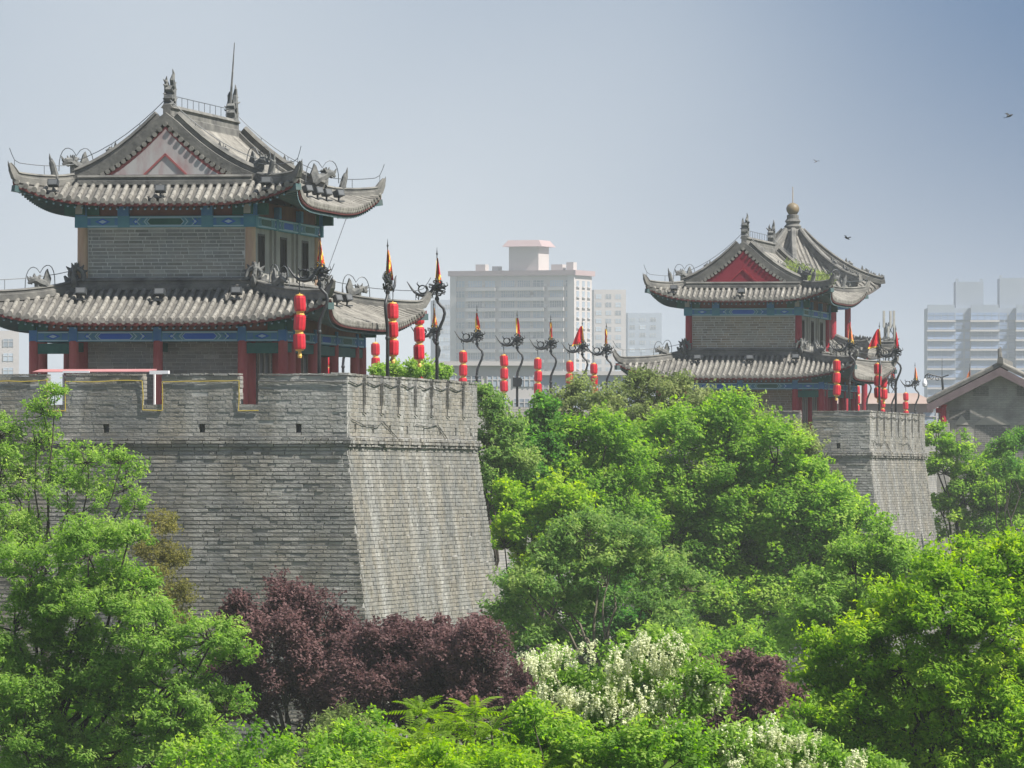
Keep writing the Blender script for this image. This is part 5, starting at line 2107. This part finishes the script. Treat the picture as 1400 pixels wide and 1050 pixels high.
def tree(name, label, cat, base, lobes, leafmat, leaf=(.07, .13), density=300, style=None, trunk_r=.18, fork=.45, bark='bark', limbs=3, group='trees and shrubs below the wall', blossoms=None, lead=None, lean=None):
    """base world xy on the ground; lobes = list of (world centre, radii)"""
    style = style or {}
    bx, by = base
    t = thing(name, label, cat, (bx, by, 0), 0, group)
    org = np.array([bx, by, 0.0])
    lobes = [(np.array(c) - org, np.array(r)) for c, r in lobes]
    Q, T, tips = foliage(lobes, leaf, density, style)
    me = quads_mesh('crown', Q, T, M[leafmat])
    link(me, 'crown', t, 'stuff')
    top = max(c[2] for c, _ in lobes)
    cx = np.mean([c for c, _ in lobes], axis=0)
    fk = Vector(lean) - Vector((bx, by, 0)) if lean is not None else Vector((cx[0] * .35, cx[1] * .35, max(.6, top * fork)))
    m = MB()
    path = limb_path((0, 0, -.1), fk, 0, .10, 6)
    m.tube(path, [trunk_r * (1.35 if i == 0 else 1.0 - .3 * i / 6) for i in range(7)], 9)
    m.build('trunk', M[bark], t, True)
    lm = MB()
    for c, r in lobes:
        e_ = Vector(c) - Vector((0, 0, r[2] * .3))
        pth = limb_path(fk, e_, .1, .13, 6)
        r0 = trunk_r * .40
        lm.tube(pth, [r0 * (1 - .72 * i / 6) for i in range(7)], 7)
    lm.build('limbs', M[bark], t, True, kind='stuff')
    tw = MB()
    random.shuffle(tips)
    cc = [(Vector(c), r) for c, r in lobes]
    for p in tips[:len(lobes) * limbs * 3]:
        p = Vector(p)
        c, r = min(cc, key=lambda q: (q[0] - p).length)
        pth = limb_path(c - Vector((0, 0, r[2] * .3)), p + (p - c) * .25, .05, .16, 4)
        r0 = trunk_r * .15
        tw.tube(pth, [r0 * (1 - .8 * i / 4) for i in range(5)], 5, cap=False)
    tw.build('twigs', M[bark], t, kind='stuff')
    if blossoms:
        blossoms(t, tips, lobes)
    return t


def Lb(D, items, depth=1.0, flat=.85):
    """photo-measured crown lobes (px, py, rpx[, metres nearer/farther]) at depth D -> world lobes"""
    out = []
    for it in items:
        px, py, rp = it[:3]
        dy = it[3] if len(it) > 3 else rng.uniform(-.5, .5)
        d = D + dy
        r = rp / SC(d)
        out.append((W(px, py, d), (r, r * depth, r * flat)))
    return out


def at(px, D):
    return ((px - 700) * D / F, D)


# tall feathery trees at the left: a thin one against the wall, a broad spreading one nearer
tree('locust_tree', 'thin light green tree rising against the parapet at the left edge', 'tree', at(60, 182),
     Lb(182, [(30, 640, 46), (60, 560, 26), (75, 535, 18), (120, 625, 30), (50, 600, 30), (0, 590, 30), (170, 660, 40), (110, 690, 60), (20, 700, 60), (185, 690, 22), (130, 740, 55), (60, 770, 70), (165, 630, 16), (0, 640, 40), (90, 650, 40), (0, 740, 60)]),
     'leaf_locust', (.045, .13), 420, {'sub': 7, 'subr': (.14, .27), 'spray': 5, 'reach': 1.5, 'flat': .6, 'sag': .25, 'droop': .5}, .10, .5, 'bark', 4)
tree('locust_tree', 'broad spreading light green tree filling the lower left corner', 'tree', at(30, 150),
     Lb(150, [(40, 770, 60), (120, 750, 50), (175, 735, 34), (180, 795, 40), (110, 830, 70), (20, 850, 70), (200, 860, 70), (290, 870, 42), (320, 900, 34), (130, 910, 75), (30, 950, 80), (230, 930, 60), (310, 965, 40), (170, 990, 70), (60, 1030, 70), (270, 1010, 40), (90, 870, 60), (180, 930, 60), (240, 975, 50), (10, 900, 60), (110, 960, 60), (20, 1000, 60), (120, 1040, 60), (210, 1040, 50), (250, 900, 45), (60, 820, 60), (150, 790, 50)], .9, .62),
     'leaf_locust', (.042, .12), 760, {'sub': 17, 'subr': (.20, .36), 'spray': 6, 'reach': 1.2, 'flat': .55, 'sag': .2, 'droop': .4}, .15, .42, 'bark', 4, lean=W(70, 1060, 151.5))
tree('dry_shrub', 'yellowish half dry creeping shrub leaning on the wall beside the left trees', 'shrub', at(225, 190),
     Lb(190, [(222, 720, 22), (232, 770, 22), (215, 800, 28), (240, 820, 24), (205, 760, 26), (235, 850, 26), (190, 830, 30)]),
     'leaf_dry', (.04, .10), 230, {'sub': 9, 'subr': (.2, .36), 'spray': 9, 'reach': 1.9, 'flat': 1.2, 'rise': -.1}, .07, .5, 'pale_bark', 3)

# purple plum trees in front of the near bastion
pl = {'sub': 15, 'subr': (.22, .40), 'spray': 8, 'reach': 1.25, 'rise': .55, 'flat': .95, 'sag': 0}
tree('plum_tree', 'tallest dark purple plum tree under the shaded bastion face', 'tree', at(400, 186),
     Lb(186, [(395, 835, 42), (330, 830, 22), (440, 850, 34), (380, 880, 60), (330, 900, 45), (440, 910, 55), (390, 950, 60), (330, 970, 40), (450, 970, 45), (310, 930, 36), (480, 905, 40), (475, 875, 32), (500, 895, 34), (470, 940, 45), (310, 850, 16)]),
     'leaf_plum', (.065, .12), 520, pl, .15, .45)
tree('plum_tree', 'dark purple plum tree below the bright bastion corner', 'tree', at(540, 184),
     Lb(184, [(520, 890, 40), (565, 885, 36), (500, 920, 48), (560, 930, 60), (610, 900, 45), (520, 970, 55), (590, 980, 55), (640, 940, 45), (480, 950, 45), (545, 870, 22), (600, 870, 22)]),
     'leaf_plum', (.065, .12), 520, pl, .15, .45)
tree('plum_tree', 'dark purple plum tree below the outer edge of the near bastion', 'tree', at(660, 182),
     Lb(182, [(625, 880, 28), (660, 890, 38), (640, 930, 50), (690, 930, 45), (720, 950, 36), (660, 980, 55), (715, 985, 45), (610, 910, 40), (600, 950, 45), (745, 975, 30), (655, 858, 16)]),
     'leaf_plum', (.065, .12), 520, pl, .14, .45)
tree('plum_tree', 'small dark purple plum tree right of the white flowers', 'tree', at(1000, 178),
     Lb(178, [(985, 945, 34), (1020, 940, 34), (1045, 955, 28), (1000, 985, 45), (1050, 985, 36), (960, 970, 30), (1045, 922, 26), (970, 930, 28), (1070, 960, 30), (1000, 912, 15), (1055, 918, 15), (1020, 905, 11), (955, 950, 22)]),
     'leaf_plum', (.065, .12), 520, pl, .13, .45)

# the green belt between the bastions, back to front
tree('pagoda_tree', 'hazy olive green tree below the far tower left eave', 'tree', at(880, 300),
     Lb(300, [(850, 548, 34), (900, 545, 36), (945, 560, 36), (880, 525, 20), (925, 528, 20), (830, 580, 40), (900, 585, 50), (960, 590, 40), (860, 620, 50)]),
     'leaf_olive', (.09, .17), 250, {'sub': 9, 'subr': (.22, .38), 'spray': 5, 'reach': 1.4, 'flat': .7}, .16, .6, 'bark', 4)
tree('pagoda_tree', 'thin olive tree in front of the main wall lanterns', 'tree', at(800, 296),
     Lb(296, [(795, 535, 24), (770, 555, 28), (820, 560, 30), (800, 590, 36), (760, 590, 26)]),
     'leaf_olive', (.09, .16), 210, {'sub': 7, 'subr': (.2, .36), 'spray': 5, 'reach': 1.5, 'flat': .7}, .13, .6, 'pale_bark', 4)
tree('pagoda_tree', 'pale olive tree at the foot of the far bastion parapet', 'tree', at(1060, 318),
     Lb(318, [(1040, 590, 34), (1085, 600, 30), (1010, 580, 26), (1115, 625, 24), (1060, 630, 45), (1110, 660, 30)]),
     'leaf_olive', (.09, .17), 250, {'sub': 9, 'subr': (.22, .38), 'spray': 5, 'reach': 1.4, 'flat': .7}, .15, .6, 'bark', 4)
tree('wall_shrub', 'grey green tree hugging the near bastion outer end', 'tree', at(670, 252),
     Lb(252, [(672, 565, 24), (690, 590, 28), (668, 610, 28), (700, 630, 30), (675, 650, 36), (660, 540, 12)]),
     'leaf_blue', (.08, .16), 320, {'sub': 9, 'spray': 6, 'reach': 1.4}, .12, .5)
tree('young_tree', 'tree top peeping over the near bastion parapet by the lamp posts', 'tree', at(560, 247),
     Lb(247, [(540, 512, 15), (575, 508, 18), (515, 514, 12), (605, 514, 13), (560, 530, 28)]),
     'leaf_locust', (.07, .15), 420, {'sub': 10, 'spray': 6, 'rise': .3, 'reach': 1.6}, .12, .6)
tree('ginkgo_tree', 'upright dark green young tree beside the near bastion', 'tree', at(738, 262),
     Lb(262, [(745, 560, 17), (740, 590, 28), (765, 600, 22), (720, 620, 30), (750, 640, 40), (700, 660, 34), (738, 690, 50), (690, 700, 34)], 1, 1.05),
     'leaf_deep', (.11, .17), 340, {'sub': 11, 'subr': (.26, .44), 'spray': 7, 'rise': .5, 'reach': 1.3, 'flat': .9, 'sag': 0}, .15, .4)
tree('elm_tree', 'large rounded fresh green tree in front of the far bastion', 'tree', at(1010, 276),
     Lb(276, [(930, 600, 55), (1000, 590, 55), (1060, 620, 50), (870, 620, 45), (1100, 660, 45), (960, 660, 75), (1050, 690, 75), (880, 680, 60), (1130, 710, 60), (1170, 720, 40), (1000, 740, 90), (1090, 770, 80), (900, 750, 70), (1180, 770, 40), (1150, 800, 60), (960, 820, 80), (1060, 840, 80), (1000, 880, 60)]),
     'leaf_fresh', (.10, .18), 215, {'sub': 17, 'subr': (.20, .36), 'spray': 5, 'flat': .75}, .26, .4)
tree('elm_tree', 'medium green leafy tree between the young tree and the large one', 'tree', at(810, 262),
     Lb(262, [(790, 610, 42), (830, 590, 36), (770, 650, 45), (840, 650, 55), (800, 700, 60), (870, 720, 45), (740, 700, 45), (790, 760, 50)]),
     'leaf_fresh', (.09, .16), 310, {'sub': 18, 'subr': (.20, .36), 'spray': 5, 'flat': .75}, .2, .4)
tree('maple_tree', 'bright yellow green tree beside the sloping bastion edge', 'tree', at(740, 244),
     Lb(244, [(700, 680, 26), (760, 680, 36), (720, 720, 40), (770, 730, 40), (690, 740, 30), (740, 770, 40), (790, 700, 28)]),
     'leaf_lime', (.10, .15), 360, {'sub': 14, 'spray': 5, 'flat': .6}, .15, .4)
tree('ailanthus_tree', 'bluish green tree with bare grey stems behind the white flowers', 'tree', at(825, 208),
     Lb(208, [(800, 730, 40), (850, 740, 45), (760, 770, 45), (900, 780, 45), (830, 790, 55), (720, 800, 40), (700, 840, 36), (780, 830, 45), (890, 830, 45), (940, 800, 32), (740, 870, 40), (920, 860, 36), (690, 880, 25)], 1, .7),
     'leaf_blue', (.06, .17), 360, {'sub': 15, 'subr': (.2, .36), 'spray': 7, 'reach': 1.4, 'flat': .5, 'droop': .5, 'sag': .3}, .13, .25, 'pale_bark', 5, lean=W(822, 905, 208))
tree('round_shrub', 'soft mid green shrub under the large tree, right of white blossom', 'shrub', at(980, 232),
     Lb(232, [(950, 885, 36), (1000, 890, 42), (1045, 895, 34), (920, 900, 30), (985, 930, 44), (1040, 930, 36)]),
     'leaf_fresh', (.09, .13), 380, {'sub': 15, 'spray': 4}, .10, .35)
tree('poplar_tree', 'bright green tree between the far bastion and the gabled hall', 'tree', at(1310, 362),
     Lb(362, [(1280, 598, 20), (1310, 612, 26), (1290, 640, 30), (1340, 645, 32), (1320, 680, 40), (1290, 700, 30), (1370, 680, 36), (1400, 660, 36), (1390, 715, 40), (1340, 730, 40), (1275, 730, 26)]),
     'leaf_fresh', (.11, .20), 240, {'sub': 15, 'subr': (.2, .36), 'spray': 5, 'flat': .75}, .2, .4)
tree('cypress_tree', 'dark bluish shrub below the bricked hall window', 'tree', at(1370, 350),
     Lb(350, [(1362, 618, 13), (1385, 612, 16), (1395, 600, 12), (1375, 640, 22)], 1, 1.2),
     'leaf_deep', (.07, .16), 340, {'sub': 10, 'rise': .6, 'spray': 5}, .12, .4)

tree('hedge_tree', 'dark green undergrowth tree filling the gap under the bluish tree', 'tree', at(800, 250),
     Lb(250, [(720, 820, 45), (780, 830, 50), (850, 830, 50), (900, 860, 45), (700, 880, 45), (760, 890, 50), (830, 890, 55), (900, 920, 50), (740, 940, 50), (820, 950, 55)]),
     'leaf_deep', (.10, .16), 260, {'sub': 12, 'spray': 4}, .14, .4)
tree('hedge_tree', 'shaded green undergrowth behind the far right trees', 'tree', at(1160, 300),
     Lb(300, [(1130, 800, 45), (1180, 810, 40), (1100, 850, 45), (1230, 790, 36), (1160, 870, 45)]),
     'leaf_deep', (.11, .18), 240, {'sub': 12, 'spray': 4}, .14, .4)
tree('hedge_shrub', 'low dark undergrowth behind the lower left tree trunk', 'shrub', at(120, 168),
     Lb(168, [(20, 980, 60), (90, 970, 55), (160, 980, 55), (230, 990, 50), (60, 1040, 60), (150, 1045, 60), (270, 1010, 45)]),
     'leaf_fresh', (.07, .12), 380, {'sub': 12, 'spray': 4}, .1, .4)
tree('low_shrub', 'fine yellow green shrub between the feathered fronds and the bottom edge', 'shrub', at(610, 103.5),
     Lb(103.5, [(540, 1050, 30), (590, 1045, 30), (640, 1048, 30), (690, 1045, 30), (560, 1075, 45), (640, 1070, 45), (700, 1065, 45)]),
     'leaf_lime', (.045, .09), 700, {'sub': 14, 'spray': 5, 'flat': .6}, .06, .5)

# near right
tree('willow_oak', 'pale lime green tree at the foot of the far bastion', 'tree', at(1190, 205),
     Lb(205, [(1170, 775, 36), (1210, 750, 30), (1240, 770, 40), (1130, 820, 45), (1190, 830, 55), (1250, 830, 50), (1100, 870, 45)]),
     'leaf_locust', (.07, .14), 420, {'sub': 14, 'spray': 6, 'reach': 1.2}, .16, .4)
tree('honey_locust', 'big dense yellow green tree filling the lower right corner', 'tree', at(1290, 146),
     Lb(146, [(1320, 775, 42), (1280, 790, 40), (1370, 770, 50), (1230, 830, 48), (1300, 840, 65), (1380, 850, 70), (1160, 880, 55), (1230, 900, 70), (1310, 920, 75), (1390, 940, 75), (1118, 925, 42), (1170, 960, 65), (1250, 990, 75), (1340, 1010, 80), (1112, 985, 42), (1130, 1020, 55), (1200, 1050, 60), (1420, 1030, 70), (1420, 800, 60), (1340, 1055, 60), (1280, 1050, 60), (1390, 1060, 60)]),
     'leaf_lime', (.055, .13), 620, {'sub': 20, 'subr': (.2, .36), 'spray': 6, 'reach': 1.15, 'flat': .65, 'droop': .3, 'sag': .2}, .15, .4)


# white flowering locusts at the front
def racemes(D, discs, per):
    """hanging flower clusters: each disc is (px, py, rpx) measured in the photo at the tree's depth"""
    def f(t, tips, lobes):
        org = np.array(t.location)
        Q, T = [], []
        for px, py, rp in discs:
            r = rp / SC(D)
            for _ in range(int(per * (rp / 25) ** 2)):
                v = unit_dirs(1)[0]
                c = np.array(W(px, py, D - rng.uniform(.25, .75))) - org + v * np.array([r, .1, r * .8]) * rng.uniform(.2, 1.0)
                nr_ = rng.integers(3, 7)
                bt = rng.normal(0, .1)
                for _k in range(nr_):
                    s2 = c + rng.normal(0, .075, 3)
                    L = rng.uniform(.09, .19)
                    q = 20
                    k = rng.uniform(0, 1, q)
                    a = rng.uniform(0, 2 * np.pi, q)
                    rad = .034 * (1.1 - .8 * k)
                    pp = np.stack([s2[0] + np.cos(a) * rad, s2[1] + np.sin(a) * rad, s2[2] - k * L], 1)
                    nr = np.stack([np.cos(a), np.sin(a), np.full(q, .6)], 1) + rng.normal(0, .4, (q, 3)) + np.array(SUN) * .3
                    Q.append(leaf_quads(pp, nr, .036, .030, .6))
                    T.append(np.clip(.55 + bt - .3 * k + rng.normal(0, .18, q), 0, 1))
        me = quads_mesh('blossoms', np.concatenate(Q), np.concatenate(T), M['blossom'])
        link(me, 'blossoms', t, 'stuff')
    return f


fl_style = {'sub': 14, 'subr': (.22, .38), 'spray': 6, 'reach': 1.2, 'flat': .65, 'droop': .6, 'sag': .25}
tree('flowering_locust', 'white flowering locust tree hung with cream blossom at the bottom centre', 'tree', at(860, 116),
     Lb(116, [(885, 885, 34), (850, 905, 30), (925, 890, 26), (900, 930, 42), (960, 930, 32), (840, 950, 40), (790, 945, 34), (750, 905, 26), (760, 950, 30), (920, 975, 45), (860, 990, 45), (965, 960, 26), (800, 990, 40)], 1, .8),
     'leaf_locust', (.05, .11), 700, fl_style, .10, .6, 'pale_bark', 4, blossoms=racemes(116, [(735, 905, 24), (765, 895, 20), (792, 888, 16), (745, 945, 18), (775, 950, 24), (880, 882, 28), (925, 880, 18), (850, 905, 26), (900, 915, 36), (955, 925, 24), (975, 945, 20), (840, 940, 34), (800, 955, 24), (900, 958, 36), (930, 985, 24), (860, 975, 24)], 12), lean=W(865, 1080, 116))
tree('flowering_locust', 'lower white flowering locust branch along the bottom edge right of centre', 'tree', at(1080, 108),
     Lb(108, [(1000, 1015, 30), (1040, 1010, 30), (1080, 1020, 32), (1120, 1040, 32), (1170, 1052, 30), (960, 1040, 34), (1030, 1060, 45), (1100, 1075, 45), (1215, 1060, 22)], 1, .8),
     'leaf_locust', (.05, .11), 700, fl_style, .09, .6, 'pale_bark', 4, blossoms=racemes(108, [(985, 1005, 22), (1020, 1005, 26), (1055, 1000, 24), (1095, 1012, 24), (1115, 1038, 20), (1170, 1042, 20), (1010, 1038, 26), (1065, 1042, 22), (1210, 1045, 16)], 9))

# low green shrubs at the bottom edge
tree('low_shrub', 'light green shrub mass at the bottom between the left tree and the fronds', 'shrub', at(400, 124),
     Lb(124, [(300, 1045, 45), (360, 1035, 45), (420, 1040, 45), (470, 1025, 40), (520, 1040, 40), (250, 1050, 40), (400, 1075, 60), (500, 1070, 50)]),
     'leaf_fresh', (.06, .10), 560, {'sub': 18, 'spray': 5, 'subr': (.2, .36)}, .08, .5)
tree('grey_shrub', 'grey green wispy shrub in front of the plum trees', 'shrub', at(470, 132),
     Lb(132, [(455, 1010, 24), (475, 1000, 22), (490, 1020, 26), (440, 1030, 24)], 1, 1.1),
     'leaf_olive', (.03, .12), 620, {'sub': 12, 'rise': .6, 'spray': 8, 'reach': 1.5, 'sag': 0}, .06, .5)
tree('small_shrub', 'small bright green shrub against the purple leaves', 'shrub', at(510, 134),
     Lb(134, [(505, 990, 16), (515, 1010, 20), (500, 1025, 18)]),
     'leaf_fresh', (.07, .11), 620, {'sub': 12, 'spray': 4}, .05, .5)
tree('leafy_shrub', 'bright green leafy shrub below the white flowers', 'shrub', at(780, 106),
     Lb(106, [(730, 985, 30), (770, 1000, 36), (720, 1020, 36), (800, 1030, 45), (870, 1030, 45), (930, 1030, 40), (750, 1060, 50), (850, 1070, 50)]),
     'leaf_fresh', (.05, .095), 780, {'sub': 16, 'spray': 6, 'flat': .6, 'droop': .3}, .08, .5)

# sumac shrub with large feathered fronds: every frond is a piece of its own
def frond_mesh(n_pairs, L, curl):
    Q, T = [], []
    mb = MB()
    for i in range(n_pairs):
        k = (i + 1.0) / (n_pairs + .4)
        y = k * L
        z = curl * (k - k * k * 1.5) * L
        ll = .155 * (1 - .55 * abs(k - .45)) * (1.0 if k < .85 else .8)
        for s in (-1, 1):
            dx = Vector((s * .86, .45, -.28 - random.random() * .2)).normalized()
            p0 = Vector((0, y, z))
            p1 = p0 + dx * ll
            wv = Vector((-dx.y * s, dx.x * s, .0)).normalized() * .022
            mid = p0.lerp(p1, .42) + Vector((0, 0, .012))
            mb.add([p0, mid + wv, p1, mid - wv], [(0, 1, 2, 3)], random.uniform(.35, .9))
    pts = [Vector((0, j / 6 * L, curl * (j / 6 - (j / 6) ** 2 * 1.5) * L)) for j in range(7)]
    mb.tube(pts, [.008 - .0009 * j for j in range(7)], 4, .8)
    return mb.mesh('frond', M['leaf_frond'])


FR = [frond_mesh(random.randint(9, 13), random.uniform(.5, .72), random.uniform(.15, .5)) for _ in range(8)]
sh = thing('sumac_shrub', 'yellow green sumac shrub with feathered fronds at the bottom edge', 'shrub', (*at(620, 106), 0), 0, 'trees and shrubs below the wall')
Dp = 106
sb = Vector((*at(620, 106), 0))
stm = MB()
heads = [(560, 985), (590, 965), (625, 975), (650, 960), (672, 985), (600, 1000), (565, 1020), (630, 1010), (665, 1020), (690, 1005), (545, 1045), (610, 1040), (650, 1050), (700, 1045), (580, 1060), (520, 1050), (490, 1060), (735, 1050), (575, 1005), (605, 980), (640, 985), (680, 1025), (590, 1040), (630, 1040), (655, 1000), (575, 960), (550, 1015)]
for (px, py) in heads:
    h = W(px, py + 14, Dp + random.uniform(-1.2, 1.2)) - sb
    stm.tube(limb_path((h.x * .5, h.y * .5, 0), h, 0, .05, 4), [.035, .03, .026, .02, .014], 6)
    nf = random.randint(9, 12)
    for k in range(nf):
        o = link(random.choice(FR), 'frond', sh, None, h + Vector((0, 0, random.uniform(-.06, .03))))
        el = random.uniform(-.1, .95)
        o.rotation_euler = (el, random.gauss(0, .25), 2 * math.pi * k / nf + random.uniform(-.3, .3))
        o.scale = [random.uniform(.55, .85)] * 3
stm.build('stems', M['pale_bark'], sh, kind='stuff')

# ferny weeds rooted on the far tower roof
wq = []
root = far_t.matrix_basis @ Vector((2.0, -2.6, 8.3 + K))
for _ in range(420):
    y = rng.uniform(-4.4, 1.5)
    x = rng.uniform(1.6, 3.2)
    wq.append((x, y, zM(x) + .22 + .1))
wq = np.array(wq)
wr = np.concatenate([wq + rng.normal(0, .1, wq.shape) + np.array([0, 0, .10 * j]) for j in range(4)])
wd = quads_mesh('roof_weeds', leaf_quads(wr, rng.normal(0, .7, wr.shape) + np.array([0, -.4, .2]), .26, .06, -1.2), np.clip(rng.normal(.5, .2, len(wr)), 0, 1), M['leaf_olive'])
wo = link(wd, 'roof_weeds', None, 'stuff')
wo.location, wo.rotation_euler = far_t.location, far_t.rotation_euler
tag(wo, 'green weeds sprouting on the right slope of the far tower roof', 'weeds')

# undergrowth on the park ground between the trunks
n_ = 70000
ux = rng.uniform(-16, 34, n_)
uy = rng.uniform(100, 330, n_)
keep = ~(((ux * ST + uy * CT) > 0) & ((ux - O1.x) * CT - (uy - O1.y) * ST < 1.8))
ux, uy = ux[keep], uy[keep]
uz = rng.uniform(.05, 2.2, len(ux)) * rng.uniform(.2, 1, len(ux))
ug = quads_mesh('undergrowth', leaf_quads(np.stack([ux, uy, uz], 1), rng.normal(0, .6, (len(ux), 3)) + np.array([0, 0, .6]), .55, .26), np.clip(rng.normal(.4, .2, len(ux)), 0, 1), M['leaf_fresh'])
uo = link(ug, 'undergrowth', None, 'stuff')
tag(uo, 'low green undergrowth covering the park ground under the trees', 'undergrowth')
